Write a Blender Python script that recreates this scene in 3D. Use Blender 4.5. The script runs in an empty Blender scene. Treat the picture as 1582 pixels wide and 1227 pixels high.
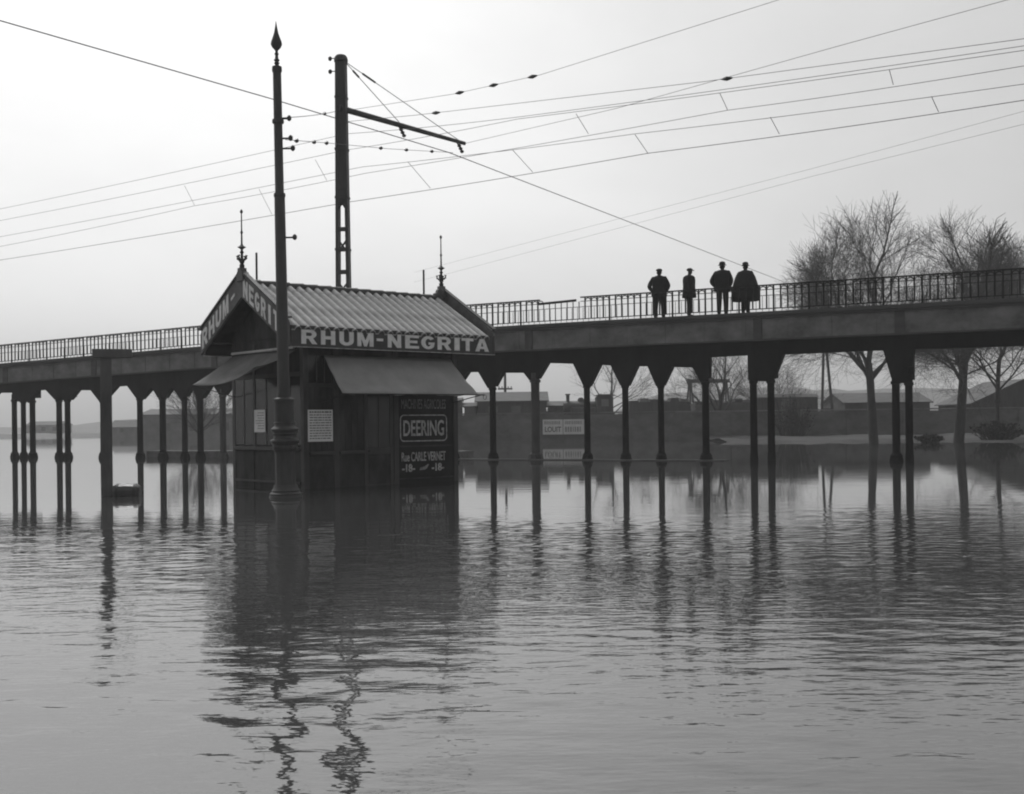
import bpy, bmesh, math, random
import numpy as np
from mathutils import Vector, Matrix

random.seed(7)
R = math.radians
SC = bpy.context.scene
COL = SC.collection

# ------------------------------------------------------------------ camera
F_PX, W_PX, CX, CY = 1776.0, 1582.0, 791.0, 654.0      # focal length and principal point
EYE, ROLL = 1.4, R(0.66)
cam_d = bpy.data.cameras.new('camera')
cam_d.sensor_width = 36.0
cam_d.lens = F_PX / W_PX * 36.0
cam_d.shift_y = (CY - 613.5) / W_PX
cam_d.clip_end = 4000
cam = bpy.data.objects.new('camera', cam_d)
COL.objects.link(cam)
right = Vector((math.cos(ROLL), 0, -math.sin(ROLL)))
up = Vector((math.sin(ROLL), 0, math.cos(ROLL)))
back = right.cross(up)
m = Matrix((right, up, back)).transposed().to_4x4()
m.translation = (0, 0, EYE)
cam.matrix_world = m
SC.camera = cam

# ------------------------------------------------------------------ sky and sun
SUN_EL, SUN_AZ = R(52), R(-20)          # azimuth from +Y towards +X: ahead, veiled by cloud
world = bpy.data.worlds.new('World')
SC.world = world
world.use_nodes = True
wn, wl = world.node_tree.nodes, world.node_tree.links
wn.clear()
sky = wn.new('ShaderNodeTexSky')
sky.sky_type = 'NISHITA'
sky.sun_disc = False
sky.sun_elevation = SUN_EL
sky.sun_rotation = SUN_AZ
sky.air_density = 1.0
sky.dust_density = 4.5
sky.ozone_density = 1.0
bw = wn.new('ShaderNodeRGBToBW')                     # black and white plate
wl.new(sky.outputs[0], bw.inputs[0])
gam = wn.new('ShaderNodeMath'); gam.operation = 'POWER'; gam.inputs[1].default_value = 0.88      # an even overcast veil
wl.new(bw.outputs[0], gam.inputs[0])
wtc = wn.new('ShaderNodeTexCoord')                    # faint unevenness of the cloud sheet, the same all round
wmp = wn.new('ShaderNodeMapping'); wmp.inputs['Scale'].default_value = (1, 1, 2.2)
wl.new(wtc.outputs['Generated'], wmp.inputs[0])
wnz = wn.new('ShaderNodeTexNoise'); wnz.inputs['Scale'].default_value = 3.2; wnz.inputs['Detail'].default_value = 6; wnz.inputs['Roughness'].default_value = 0.55
wl.new(wmp.outputs[0], wnz.inputs['Vector'])
wmr = wn.new('ShaderNodeMapRange'); wmr.inputs['From Min'].default_value = 0.3; wmr.inputs['From Max'].default_value = 0.7
wmr.inputs['To Min'].default_value = 0.93; wmr.inputs['To Max'].default_value = 1.06
wl.new(wnz.outputs[0], wmr.inputs[0])
mul2 = wn.new('ShaderNodeMath'); mul2.operation = 'MULTIPLY'
wl.new(gam.outputs[0], mul2.inputs[0]); wl.new(wmr.outputs[0], mul2.inputs[1])
bg = wn.new('ShaderNodeBackground')
bg.inputs['Strength'].default_value = 0.110
wl.new(mul2.outputs[0], bg.inputs['Color'])
wo = wn.new('ShaderNodeOutputWorld')
wl.new(bg.outputs[0], wo.inputs[0])

sun_d = bpy.data.lights.new('sun', 'SUN')
sun_d.energy = 0.9
sun_d.angle = R(25)
sun_d.color = (1.0, 1.0, 1.0)
sun = bpy.data.objects.new('sun', sun_d)
COL.objects.link(sun)
sd = Vector((math.sin(SUN_AZ) * math.cos(SUN_EL), math.cos(SUN_AZ) * math.cos(SUN_EL), math.sin(SUN_EL)))
sun.rotation_euler = sd.to_track_quat('Z', 'Y').to_euler()
sun.location = (-30, 20, 40)

vs = SC.view_settings
vs.view_transform = 'Standard'
vs.look = 'None'
vs.exposure = 0.58
vs.gamma = 1.0
vs.use_curve_mapping = False
SC.render.engine = 'CYCLES'
SC.cycles.max_bounces = 8
SC.cycles.filter_width = 2.0          # soft old lens
SC.cycles.volume_bounces = 1

# ------------------------------------------------------------------ helpers
def spot(x, y, d):
    """point at depth d metres on the line of sight of photograph pixel (x, y)"""
    u, v = (x - CX) / F_PX, -(y - CY) / F_PX
    p = right * u + up * v + Vector((0, 1, 0))
    return Vector((0, 0, EYE)) + p * d

class MB:
    def __init__(s):
        s.v, s.f = [], []
    def add(s, vs_, fs):
        o = len(s.v)
        s.v += [tuple(p) for p in vs_]
        s.f += [tuple(i + o for i in q) for q in fs]
        return s
    def box(s, x0, x1, y0, y1, z0, z1):
        return s.add([(x0, y0, z0), (x1, y0, z0), (x1, y1, z0), (x0, y1, z0), (x0, y0, z1), (x1, y0, z1), (x1, y1, z1), (x0, y1, z1)],
                     [(3, 2, 1, 0), (4, 5, 6, 7), (0, 1, 5, 4), (1, 2, 6, 5), (2, 3, 7, 6), (3, 0, 4, 7)])
    def prism_y(s, poly, y0, y1):            # poly in (x, z), extruded along y
        n = len(poly)
        vv = [(x, y0, z) for x, z in poly] + [(x, y1, z) for x, z in poly]
        ff = [tuple(range(n)), tuple(range(2 * n - 1, n - 1, -1))]
        ff += [(i, i + n, (i + 1) % n + n, (i + 1) % n) for i in range(n)]
        return s.add(vv, ff)
    def prism_x(s, poly, x0, x1):            # poly in (y, z), extruded along x
        n = len(poly)
        vv = [(x0, y, z) for y, z in poly] + [(x1, y, z) for y, z in poly]
        ff = [tuple(range(n - 1, -1, -1)), tuple(range(n, 2 * n))]
        ff += [((i + 1) % n, (i + 1) % n + n, i + n, i) for i in range(n)]
        return s.add(vv, ff)
    def lathe(s, prof, n=12, c=(0, 0, 0), sx=1.0, sy=1.0, rot=0.0, caps=True):   # prof: (radius, z)
        vv, ff = [], []
        for r, z in prof:
            for k in range(n):
                a = 2 * math.pi * k / n + rot
                vv.append((c[0] + r * sx * math.cos(a), c[1] + r * sy * math.sin(a), c[2] + z))
        for i in range(len(prof) - 1):
            for k in range(n):
                k2 = (k + 1) % n
                ff.append((i * n + k, i * n + k2, (i + 1) * n + k2, (i + 1) * n + k))
        if caps:
            ff.append(tuple(range(n - 1, -1, -1)))
            ff.append(tuple(range((len(prof) - 1) * n, len(prof) * n)))
        return s.add(vv, ff)
    def tube(s, pts, rad, n=6):
        pts = [Vector(p) for p in pts]
        if not isinstance(rad, (list, tuple)):
            rad = [rad] * len(pts)
        vv, ff = [], []
        for i, p in enumerate(pts):
            t = (pts[min(i + 1, len(pts) - 1)] - pts[max(i - 1, 0)]).normalized()
            a = t.cross(Vector((0, 0, 1)))
            if a.length < 0.05:
                a = t.cross(Vector((1, 0, 0)))
            a.normalize()
            b = t.cross(a)
            for k in range(n):
                w = 2 * math.pi * k / n
                vv.append(p + (a * math.cos(w) + b * math.sin(w)) * rad[i])
        for i in range(len(pts) - 1):
            for k in range(n):
                k2 = (k + 1) % n
                ff.append((i * n + k2, i * n + k, (i + 1) * n + k, (i + 1) * n + k2))
        ff.append(tuple(range(n)))
        ff.append(tuple(range(len(pts) * n - 1, (len(pts) - 1) * n - 1, -1)))
        return s.add(vv, ff)
    def bar(s, p, q, w, h=None):
        h = h or w
        p, q = Vector(p), Vector(q)
        t = (q - p).normalized()
        a = t.cross(Vector((0, 0, 1)))
        if a.length < 0.05:
            a = Vector((1, 0, 0))
        a.normalize()
        b = a.cross(t)
        vv = [e + a * i * w / 2 + b * j * h / 2 for e in (p, q) for i, j in ((-1, -1), (1, -1), (1, 1), (-1, 1))]
        return s.add(vv, [(0, 1, 2, 3), (7, 6, 5, 4), (0, 4, 5, 1), (1, 5, 6, 2), (2, 6, 7, 3), (3, 7, 4, 0)])
    def mesh(s, name, smooth=None):
        me = bpy.data.meshes.new(name)
        me.from_pydata(s.v, [], s.f)
        me.update()
        bm = bmesh.new(); bm.from_mesh(me)
        bmesh.ops.recalc_face_normals(bm, faces=bm.faces)
        bm.to_mesh(me); bm.free()
        if smooth:
            me.polygons.foreach_set('use_smooth', [True] * len(me.polygons))
            me.set_sharp_from_angle(angle=R(smooth))
        return me
    def build(s, name, mat, parent=None, smooth=None, bevel=0):
        o = obj(name, s.mesh(name, smooth), mat, parent)
        if bevel:
            md = o.modifiers.new('bevel', 'BEVEL'); md.width = bevel; md.segments = 2; md.limit_method = 'ANGLE'
        return o

def obj(name, me, mat, parent=None):
    if mat and not me.materials:
        me.materials.append(mat)
    o = bpy.data.objects.new(name, me)
    COL.objects.link(o)
    o.parent = parent
    return o

def tag(o, label=None, cat=None, group=None, kind=None):
    if label: o['label'] = label
    if cat: o['category'] = cat
    if group: o['group'] = group
    if kind: o['kind'] = kind
    return o

def thing(name, label, cat, loc=(0, 0, 0), rz=0, group=None):
    o = bpy.data.objects.new(name, None)
    COL.objects.link(o)
    o.location = loc
    o.rotation_euler = (0, 0, rz)
    o.empty_display_size = 0.3
    return tag(o, label, cat, group)

# ------------------------------------------------------------------ materials (a black and white plate: neutral tones)
def mat(name, v, rough=0.75, var=0.35, scale=3.0, stretch=(1, 1, 1), bump=0.0, spec=0.3, bscale=None, trans=0.0):
    mt = bpy.data.materials.new(name)
    mt.use_nodes = True
    nt = mt.node_tree
    n, l = nt.nodes, nt.links
    p = n['Principled BSDF']
    tc = n.new('ShaderNodeTexCoord')
    mp = n.new('ShaderNodeMapping'); mp.inputs['Scale'].default_value = stretch
    l.new(tc.outputs['Object'], mp.inputs[0])
    tx = n.new('ShaderNodeTexNoise'); tx.inputs['Scale'].default_value = scale; tx.inputs['Detail'].default_value = 7; tx.inputs['Roughness'].default_value = 0.65
    l.new(mp.outputs[0], tx.inputs['Vector'])
    r = n.new('ShaderNodeValToRGB')
    lo, hi = v * (1 - var), v * (1 + var)
    r.color_ramp.elements[0].position = 0.3; r.color_ramp.elements[0].color = (lo, lo, lo, 1)
    r.color_ramp.elements[1].position = 0.7; r.color_ramp.elements[1].color = (hi, hi, hi, 1)
    l.new(tx.outputs[0], r.inputs[0])
    l.new(r.outputs[0], p.inputs['Base Color'])
    p.inputs['Roughness'].default_value = rough
    p.inputs['Specular IOR Level'].default_value = spec
    if bump:
        t2 = n.new('ShaderNodeTexNoise'); t2.inputs['Scale'].default_value = bscale or scale * 6; t2.inputs['Detail'].default_value = 5
        l.new(mp.outputs[0], t2.inputs['Vector'])
        b = n.new('ShaderNodeBump'); b.inputs['Strength'].default_value = bump; b.inputs['Distance'].default_value = 0.02
        l.new(t2.outputs[0], b.inputs['Height'])
        l.new(b.outputs[0], p.inputs['Normal'])
    if trans:
        p.inputs['Transmission Weight'].default_value = 0
        tr = n.new('ShaderNodeBsdfTranslucent'); tr.inputs[0].default_value = (v, v, v, 1)
        mx = n.new('ShaderNodeMixShader'); mx.inputs[0].default_value = trans
        l.new(p.outputs[0], mx.inputs[1]); l.new(tr.outputs[0], mx.inputs[2])
        l.new(mx.outputs[0], n['Material Output'].inputs[0])
    return mt

M = {}
M['fascia'] = mat('painted_girder', 0.17, 0.85, 0.5, 1.1, (0.9, 1, 1.2), 0.25)
M['cornice'] = mat('girder_cornice', 0.08, 0.7, 0.35, 1.5, (0.4, 1, 2), 0.2)
M['iron'] = mat('dark_cast_iron', 0.028, 0.6, 0.5, 2.5, (1, 1, 0.5), 0.25, 0.4)
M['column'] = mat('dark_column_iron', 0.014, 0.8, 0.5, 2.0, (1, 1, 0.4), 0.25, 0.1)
M['column_pale'] = mat('pale_column_iron', 0.065, 0.65, 0.4, 2.0, (1, 1, 0.4), 0.25, 0.35)  # paler iron tone for a couple of columns and a pilaster
M['rail'] = mat('railing_iron', 0.02, 0.8, 0.4, 4.0, spec=0.1)
M['deck'] = mat('deck_planks', 0.1, 0.85, 0.3, 2.0)
M['wood'] = mat('painted_kiosk_wood', 0.055, 0.7, 0.6, 2.2, (1, 1, 0.4), 0.3, 0.2)
M['wood2'] = mat('painted_kiosk_trim', 0.06, 0.55, 0.35, 2.2, (1, 1, 0.5), 0.25, 0.4)
M['panel'] = mat('black_painted_panel', 0.018, 0.6, 0.4, 2.0, (1, 1, 1), 0.15, 0.25)
M['glass'] = mat('kiosk_window_glass', 0.02, 0.12, 0.3, 1.5, spec=0.5)
M['signboard'] = mat('dark_sign_board', 0.055, 0.5, 0.3, 1.8, (1, 1, 2), 0.15, 0.4)
M['gableboard'] = mat('grey_gable_board', 0.11, 0.6, 0.35, 2.4, (1, 1, 1), 0.2, 0.4)
M['letter'] = mat('white_sign_paint', 0.82, 0.7, 0.15, 6.0)
M['letter_worn'] = mat('worn_grey_paint', 0.3, 0.7, 0.5, 12.0)
M['letter_old'] = mat('weathered_paint', 0.48, 0.7, 0.55, 9.0)
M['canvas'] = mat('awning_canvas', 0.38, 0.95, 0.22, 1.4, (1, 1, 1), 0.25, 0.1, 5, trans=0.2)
M['canvas_side'] = mat('dark_awning_canvas', 0.22, 0.95, 0.3, 1.4, (1, 1, 1), 0.25, 0.1, 5, trans=0.12)  # darker canvas tone for the awning under the gable
M['canvas_edge'] = mat('pale_canvas_roll', 0.62, 0.9, 0.15, 3.0)
M['tile'] = mat('roof_tile', 0.46, 0.75, 0.38, 2.2, (1, 1, 1), 0.3, 0.2)
M['paper'] = mat('paper_notice', 0.85, 0.9, 0.12, 6.0)
M['ink'] = mat('printed_ink', 0.16, 0.9, 0.4, 30.0)
M['pole'] = mat('tram_pole_iron', 0.055, 0.55, 0.4, 2.5, (1, 1, 0.3), 0.3, 0.45)
M['steel'] = mat('lattice_pole_steel', 0.05, 0.6, 0.4, 2.5, (1, 1, 0.3), 0.2, 0.4)
M['wire'] = mat('overhead_wire', 0.12, 0.6, 0.2, 1.0)
M['insulator'] = mat('dark_insulator', 0.03, 0.35, 0.2, 4.0, spec=0.5)
M['post'] = mat('weathered_post', 0.12, 0.85, 0.35, 2.5, (1, 1, 0.3), 0.4)
M['tub'] = mat('wet_dark_wood', 0.03, 0.4, 0.5, 5.0, (1, 1, 1), 0.4, 0.5)
M['cloth'] = mat('dark_wool', 0.018, 0.95, 0.3, 6.0, (1, 1, 1), 0.2, 0.1)
M['cloth2'] = mat('dark_trouser_wool', 0.016, 0.95, 0.3, 6.0, (1, 1, 1), 0.2, 0.1)
M['felt'] = mat('black_felt', 0.018, 0.9, 0.2, 6.0)
M['bark'] = mat('winter_bark', 0.045, 0.9, 0.35, 3.0, (1, 1, 0.4), 0.5)
M['twig'] = mat('winter_twigs', 0.08, 0.9, 0.2, 1.0)
M['wall'] = mat('dark_embankment_stone', 0.13, 0.9, 0.4, 0.7, (1, 1, 1.6), 0.4)
M['coping'] = mat('pale_coping', 0.18, 0.9, 0.3, 1.2)
M['shed'] = mat('tarred_shed_boards', 0.07, 0.9, 0.4, 0.8, (3, 1, 0.4), 0.3)
M['shed2'] = mat('grey_shed_wall', 0.12, 0.9, 0.35, 0.8)
M['roof'] = mat('dark_slate_roof', 0.09, 0.8, 0.3, 1.0, (1, 4, 1))
M['white'] = mat('white_enamel_board', 0.7, 0.6, 0.12, 2.0)
M['earth'] = mat('pale_river_bank', 0.075, 0.95, 0.4, 0.8, (0.5, 1, 1), 0.5, 0.1)
M['hill'] = mat('distant_hill', 0.09, 1.0, 0.4, 0.02, (1, 1, 2), spec=0.0)
M['stone'] = mat('low_stone_kerb', 0.2, 0.9, 0.35, 1.5, (1, 1, 1), 0.4)
M['bush'] = mat('bare_bush', 0.035, 0.95, 0.4, 3.0)

# ------------------------------------------------------------------ water: one sheet to the horizon, real ripples near by
def water_height(X, Y):
    rng = np.random.default_rng(5)
    H = np.zeros_like(X)
    def patch(sx, sy, seed):
        r2 = np.random.default_rng(seed)
        q = np.zeros_like(X)
        for _ in range(10):
            kx, ky = r2.normal(0, 1 / sx), r2.normal(0, 1 / sy)
            q += np.cos(kx * X + ky * Y + r2.uniform(0, 6.28))
        return np.clip(0.5 + q / 6.0, 0, 1.0)
    def trains(n, lmin, lmax, slope, spread, tilt):
        q = np.zeros_like(X)
        for _ in range(n):
            lam = math.exp(rng.uniform(math.log(lmin), math.log(lmax)))
            k = 2 * math.pi / lam
            th = rng.normal(tilt, spread)
            q += slope / math.sqrt(n / 2) / k * np.cos(k * (math.cos(th) * Y + math.sin(th) * X) + rng.uniform(0, 6.28))
        return q
    sm = lambda a, b, t: np.clip((t - a) / (b - a), 0, 1) ** 2 * (3 - 2 * np.clip((t - a) / (b - a), 0, 1))
    band = sm(4.6, 8.0, Y) * (1 - sm(12.0, 21.5, Y))
    H += trains(60, 0.14, 0.34, 0.026, 0.5, 0.05) * band * (0.1 + 1.15 * patch(1.6, 0.8, 3))
    H += trains(18, 0.40, 1.1, 0.010, 0.6, -0.1) * (0.3 + 0.7 * band) * (0.3 + 0.9 * patch(3.0, 2.0, 9)) * (1 - sm(17, 23, Y))
    H += trains(34, 0.20, 0.6, 0.026, 1.1, 0.2) * (1 - sm(5.5, 9.5, Y)) * (0.25 + 0.9 * patch(1.2, 0.9, 21))
    edge = sm(0, 2.5, 15.8 - np.abs(X)) * sm(2.2, 3.4, Y) * (1 - sm(25, 29, Y))
    return H * edge

xs = np.concatenate([[-1200, -600, -200, -60], np.concatenate([np.linspace(-16, -6, 80, endpoint=False), np.linspace(-6, 6, 230, endpoint=False), np.linspace(6, 16, 81)]), [60, 200, 600, 1200]])
ys = np.concatenate([[-1200, -300, -60, -10], np.concatenate([np.arange(2.0, 10.0, 0.03), np.arange(10.0, 20.0, 0.034)]), np.arange(20.0, 30.0, 0.12), [45, 80, 160, 320, 640, 1200]])
GX, GY = np.meshgrid(xs, ys)
GZ = water_height(GX, GY)
nx, ny = len(xs), len(ys)
me = bpy.data.meshes.new('water')
idx = np.arange(nx * ny).reshape(ny, nx)
quads = np.stack([idx[:-1, :-1], idx[:-1, 1:], idx[1:, 1:], idx[1:, :-1]], -1).reshape(-1, 4)
me.vertices.add(nx * ny)
me.vertices.foreach_set('co', np.stack([GX, GY, GZ], -1).astype(np.float32).ravel())
me.loops.add(quads.size)
me.loops.foreach_set('vertex_index', quads.astype(np.int32).ravel())
me.polygons.add(len(quads))
me.polygons.foreach_set('loop_start', np.arange(0, quads.size, 4, dtype=np.int32))
me.polygons.foreach_set('use_smooth', np.ones(len(quads), dtype=bool))
me.update(calc_edges=True)
wm = bpy.data.materials.new('flood_water')
wm.use_nodes = True
nt = wm.node_tree; n, l = nt.nodes, nt.links
p = n['Principled BSDF']
p.inputs['Base Color'].default_value = (0.055, 0.055, 0.055, 1)
p.inputs['Roughness'].default_value = 0.03
p.inputs['IOR'].default_value = 1.9
p.inputs['Specular IOR Level'].default_value = 0.5
tc = n.new('ShaderNodeTexCoord')
sx = n.new('ShaderNodeSeparateXYZ'); l.new(tc.outputs['Object'], sx.inputs[0])
prev = None
for sc_, st_, dist, y0, y1 in ((1.6, (0.35, 1.6, 1), 0.0018, 70, 30), (9.0, (0.55, 1.3, 1), 0.0040, 20.5, 10.0)):
    mp = n.new('ShaderNodeMapping'); mp.inputs['Scale'].default_value = st_
    l.new(tc.outputs['Object'], mp.inputs[0])
    t1 = n.new('ShaderNodeTexNoise'); t1.inputs['Scale'].default_value = sc_; t1.inputs['Detail'].default_value = 2.5
    l.new(mp.outputs[0], t1.inputs['Vector'])
    mr = n.new('ShaderNodeMapRange'); mr.inputs['From Min'].default_value = y0; mr.inputs['From Max'].default_value = y1      # the breeze reaches only the open water
    l.new(sx.outputs['Y'], mr.inputs[0])
    b = n.new('ShaderNodeBump'); b.inputs['Strength'].default_value = 1.0; b.inputs['Distance'].default_value = dist
    hm_ = n.new('ShaderNodeMath'); hm_.operation = 'MULTIPLY'
    l.new(t1.outputs[0], hm_.inputs[0]); l.new(mr.outputs[0], hm_.inputs[1])
    l.new(hm_.outputs[0], b.inputs['Height'])
    if prev: l.new(prev.outputs[0], b.inputs['Normal'])
    prev = b
l.new(prev.outputs[0], p.inputs['Normal'])
tag(obj('water', me, wm), kind='structure')

# ------------------------------------------------------------------ hills, banks
def ridge(name, pts, depth, thick, seed, mt):
    """pts: (photo x, photo y) of the skyline; a rounded ridge of real thickness"""
    rng = random.Random(seed)
    mb = MB()
    prof = []
    P = [spot(x, y, depth) for x, y in pts]
    fine = []
    for a_, b_ in zip(P[:-1], P[1:]):
        k = max(2, int((b_ - a_).length / 7))
        fine += [a_.lerp(b_, i / k) for i in range(k)]
    fine.append(P[-1])
    rows = [(-0.5, 0.0), (-0.35, 0.45), (-0.15, 0.85), (0.0, 1.0), (0.25, 0.8), (0.5, 0.0)]
    nr = len(rows)
    vv, ff = [], []
    for q in fine:
        zt = max(0.3, q.z) * (1 + rng.uniform(-0.035, 0.035)) + rng.uniform(-.25, .25)
        for dy, hz in rows:
            vv.append((q.x, q.y + dy * thick + rng.uniform(-3, 3), -0.8 if hz == 0 else zt * hz))
    for i in range(len(fine) - 1):
        for k in range(nr - 1):
            ff.append((i * nr + k, (i + 1) * nr + k, (i + 1) * nr + k + 1, i * nr + k + 1))
    mb.add(vv, ff)
    return tag(mb.build(name, mt, None, smooth=60), kind='structure')

ridge('hills', [(880, 652), (930, 640), (965, 632), (1000, 615), (1030, 608), (1070, 606), (1120, 601), (1180, 598), (1260, 602), (1340, 601), (1420, 599), (1500, 602), (1582, 600), (1700, 606), (1900, 615), (2300, 630), (2800, 645)], 560, 120, 2, M['hill'])
ridge('far_hill', [(-500, 664), (-200, 660), (60, 661), (130, 656), (165, 651), (230, 646), (300, 641), (380, 640), (460, 646), (560, 643), (660, 638), (760, 640), (840, 634), (870, 622), (890, 620), (905, 626), (940, 640), (1000, 650)], 760, 120, 5, M['hill'])

def sheet(name, pts, mt, kind='structure', base=-0.6):
    """a closed low bank: outline (x, y, z) with its sides carried down below the water"""
    k = len(pts)
    mb = MB().add([q for q in pts] + [(q[0], q[1], base) for q in pts],
                  [tuple(range(k))] + [(i, (i + 1) % k, (i + 1) % k + k, i + k) for i in range(k)])
    return tag(mb.build(name, mt), kind=kind)

def bank(name, x0, x1, yfront, yback, z0, z1, mt, seed, nxs=70, nys=8):
    rng = random.Random(seed)
    vv, ff = [], []
    for i in range(nxs + 1):
        x = x0 + (x1 - x0) * i / nxs
        yf = yfront(x) + rng.uniform(-.25, .25)
        for j in range(nys + 1):
            t = j / nys
            z = -0.5 if j == 0 else z0 + (z1 - z0) * (t ** 0.8) + rng.uniform(-.05, .05) + 0.08 * math.sin(x * .8 + j)
            vv.append((x, yf + (yback - yf) * (0 if j == 0 else t * .96 + .04 * t), z))
    for i in range(nxs):
        for j in range(nys):
            ff.append((i * (nys + 1) + j, (i + 1) * (nys + 1) + j, (i + 1) * (nys + 1) + j + 1, i * (nys + 1) + j + 1))
    return tag(MB().add(vv, ff).build(name, mt, None, smooth=50), kind='structure')

bank('river_bank', 14.0, 75.0, lambda x: 74.0 - 0.36 * (x - 14) if x < 40 else 64.6, 83.9, 0.02, 0.26, M['earth'], 3)
bank('far_shore', -190, -20, lambda x: 172.0 - 0.1 * (x + 100), 215.0, 0.05, 0.5, M['wall'], 8, 60, 4)

# ------------------------------------------------------------------ embankment wall and what stands behind it
ew = thing('embankment_wall', 'long dark stone embankment wall beyond the iron viaduct, white notice boards on it', 'wall', (0, 0, 0))
for i in range(14):
    x0 = -9.0 + i * 4.2
    MB().box(x0 + .012, x0 + 4.188, 84.0 + (i % 3) * .02, 84.6, -0.6, 1.98 + .04 * ((i * 7) % 3)).build('wall_panel', M['wall'], ew)
    MB().box(x0 - .05, x0 + 4.1, 83.93, 84.66, 2.065, 2.16).build('coping_stone', M['coping'] if i > 4 else M['wall'], ew)
for i in range(15):
    MB().box(-9.2 + i * 4.2, -8.8 + i * 4.2, 83.88, 84.0, -0.6, 1.97).build('buttress', M['wall'], ew)

def shed(name, label, cat, x0, x1, y0, y1, zw, zr, wallm, roofm, axis='x', doors=(), group=None):
    t = thing(name, label, cat, ((x0 + x1) / 2, (y0 + y1) / 2, 0), 0, group)
    w, d = (x1 - x0) / 2, (y1 - y0) / 2
    if axis == 'x':
        MB().prism_x([(-d, -.6), (d, -.6), (d, zw), (0, zr - .06), (-d, zw)], -w, w).build('wall', wallm, t)
        for s_ in (-1, 1):
            MB().prism_x([(s_ * (d + .25), zw - .1), (0, zr), (0, zr + .08), (s_ * (d + .25), zw - .02)], -w - .2, w + .2).build('roof', roofm, t)
    else:
        MB().prism_y([(-w, -.6), (w, -.6), (w, zw), (0, zr - .06), (-w, zw)], -d, d).build('wall', wallm, t)
        for s_ in (-1, 1):
            MB().prism_y([(s_ * (w + .25), zw - .1), (0, zr), (0, zr + .08), (s_ * (w + .25), zw - .02)], -d - .2, d + .2).build('roof', roofm, t)
    for dx, z0, ww, hh, mm in doors:
        MB().box(dx - ww / 2, dx + ww / 2, -d - .05, -d + .02, z0, z0 + hh).build('window' if z0 > .9 else 'door', mm, t)
    return t

shed('goods_shed', 'long dark tarred goods shed behind the embankment wall', 'shed', -2.6, 2.6, 86.5, 92, 3.1, 3.75, M['shed'], M['roof'], 'x', ((-1.4, 2.2, .7, .5, M['shed2']), (0.3, 2.2, .7, .5, M['shed2'])))
shed('low_hut', 'low grey hut with flat pitched roof at the end of the goods shed', 'hut', -3.6, -2.7, 87, 90, 2.75, 2.95, M['shed2'], M['shed2'])
shed('yard_store', 'squat grey store with a shallow roof between goods shed and wagons', 'shed', 2.9, 5.6, 89.5, 94, 2.75, 3.05, M['shed2'], M['roof'])
shed('warehouse', 'long low dark warehouse on the far shore behind the viaduct columns', 'warehouse', -46.0, -27.5, 142, 152, 3.0, 3.65, M['shed2'], M['roof'], 'x', ((-6, .9, 1.2, 1.0, M['shed']), (-2.5, .9, 1.2, 1.0, M['shed']), (1.2, .9, 1.2, 1.0, M['shed']), (6, .9, 1.2, 1.0, M['coping'])))
shed('shore_cottage', 'small low cottage with pitched roof on the far shore', 'house', -61.5, -55, 176, 181, 1.5, 2.5, M['shed2'], M['roof'], 'x', ((-1.5, .7, .6, .6, M['shed']), (1.2, .7, .6, .6, M['shed'])))
shed('shore_barn', 'low barn with a stepped roof beside the shore cottage', 'barn', -53, -46.5, 170, 176, 1.7, 2.9, M['shed2'], M['roof'], 'x')
fb = shed('riverside_house', 'pale riverside house with three window bays, far off between columns', 'house', -104, -96.5, 246, 252, 2.2, 2.9, M['coping'], M['roof'], 'x', ((-2.4, .9, .9, .9, M['shed']), (0, .9, .9, .9, M['shed']), (2.4, .9, .9, .9, M['shed'])))
shed('bank_house', 'low house with pitched roof behind the largest bank trees', 'house', 25.5, 32, 88, 94, 2.7, 3.4, M['shed2'], M['roof'], 'x', ((-1.5, 1.2, .8, 1, M['shed']), (1.5, 1.2, .8, 1, M['shed'])))
shed('bank_barn', 'gabled dark barn at the outer end of the river bank', 'barn', 34.5, 42, 86, 93, 2.5, 4.2, M['shed'], M['roof'], 'y', ((0, .4, 1.4, 1.6, M['panel']),))

def wagon(x0, ln, zb, h, mt, label, arched=False):
    t = thing('railway_wagon', label, 'wagon', (x0 + ln / 2, 88.2, 0), 0, 'railway wagons behind the embankment wall')
    MB().box(-ln / 2, ln / 2, -1.1, 1.1, zb, zb + .18).build('underframe', M['iron'], t)
    k = max(4, int(ln / .55))
    for i in range(k):
        MB().box(-ln / 2 + ln * i / k + .01, -ln / 2 + ln * (i + 1) / k - .01, -1.08, -1.02, zb + .19, zb + .18 + h).build('side_board', mt, t)
    MB().box(-ln / 2 + .02, ln / 2 - .02, -1.0, 1.08, zb + .19, zb + .16 + h).build('body', mt, t)
    for sx in (-.3, .3):
        for s_ in (-1, 1):
            q = MB().lathe([(.01, -.05), (.42, -.05), (.46, 0), (.42, .05), (.01, .05)], 14)
            MB().add([(v[0] + sx * ln, s_ * .75 + v[2], zb - .2 + v[1]) for v in q.v], q.f).build('wheel', M['iron'], t)
    if not arched:
        for i in range(6):
            MB().box(-ln / 2 + .1 + ln * i / 6, -ln / 2 - .05 + ln * (i + 1) / 6, -.9, .9, zb + .17 + h, zb + .3 + h + .09 * (i * 5 % 3)).build('crate', M['coping'] if i % 2 else M['shed'], t)
    if arched:
        arc = [(-.9 + 1.8 * i / 8, zb + .2 + h + .5 * math.sin(math.pi * i / 8)) for i in range(9)]
        MB().prism_y([(x - .6, z) for x, z in arc], -.98, 1.0).build('tarpaulin', M['roof'], t)
        MB().prism_y([(x - .6, z + .05) for x, z in arc] + [(x - .6, z + .12) for x, z in reversed(arc)], -1.06, -.95).build('hoop', M['shed2'], t)
    return t
lo = thing('tank_locomotive', 'small dark tank locomotive with cab, dome and chimney behind the embankment wall', 'locomotive', (5.7, 88.2, 0))
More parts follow.
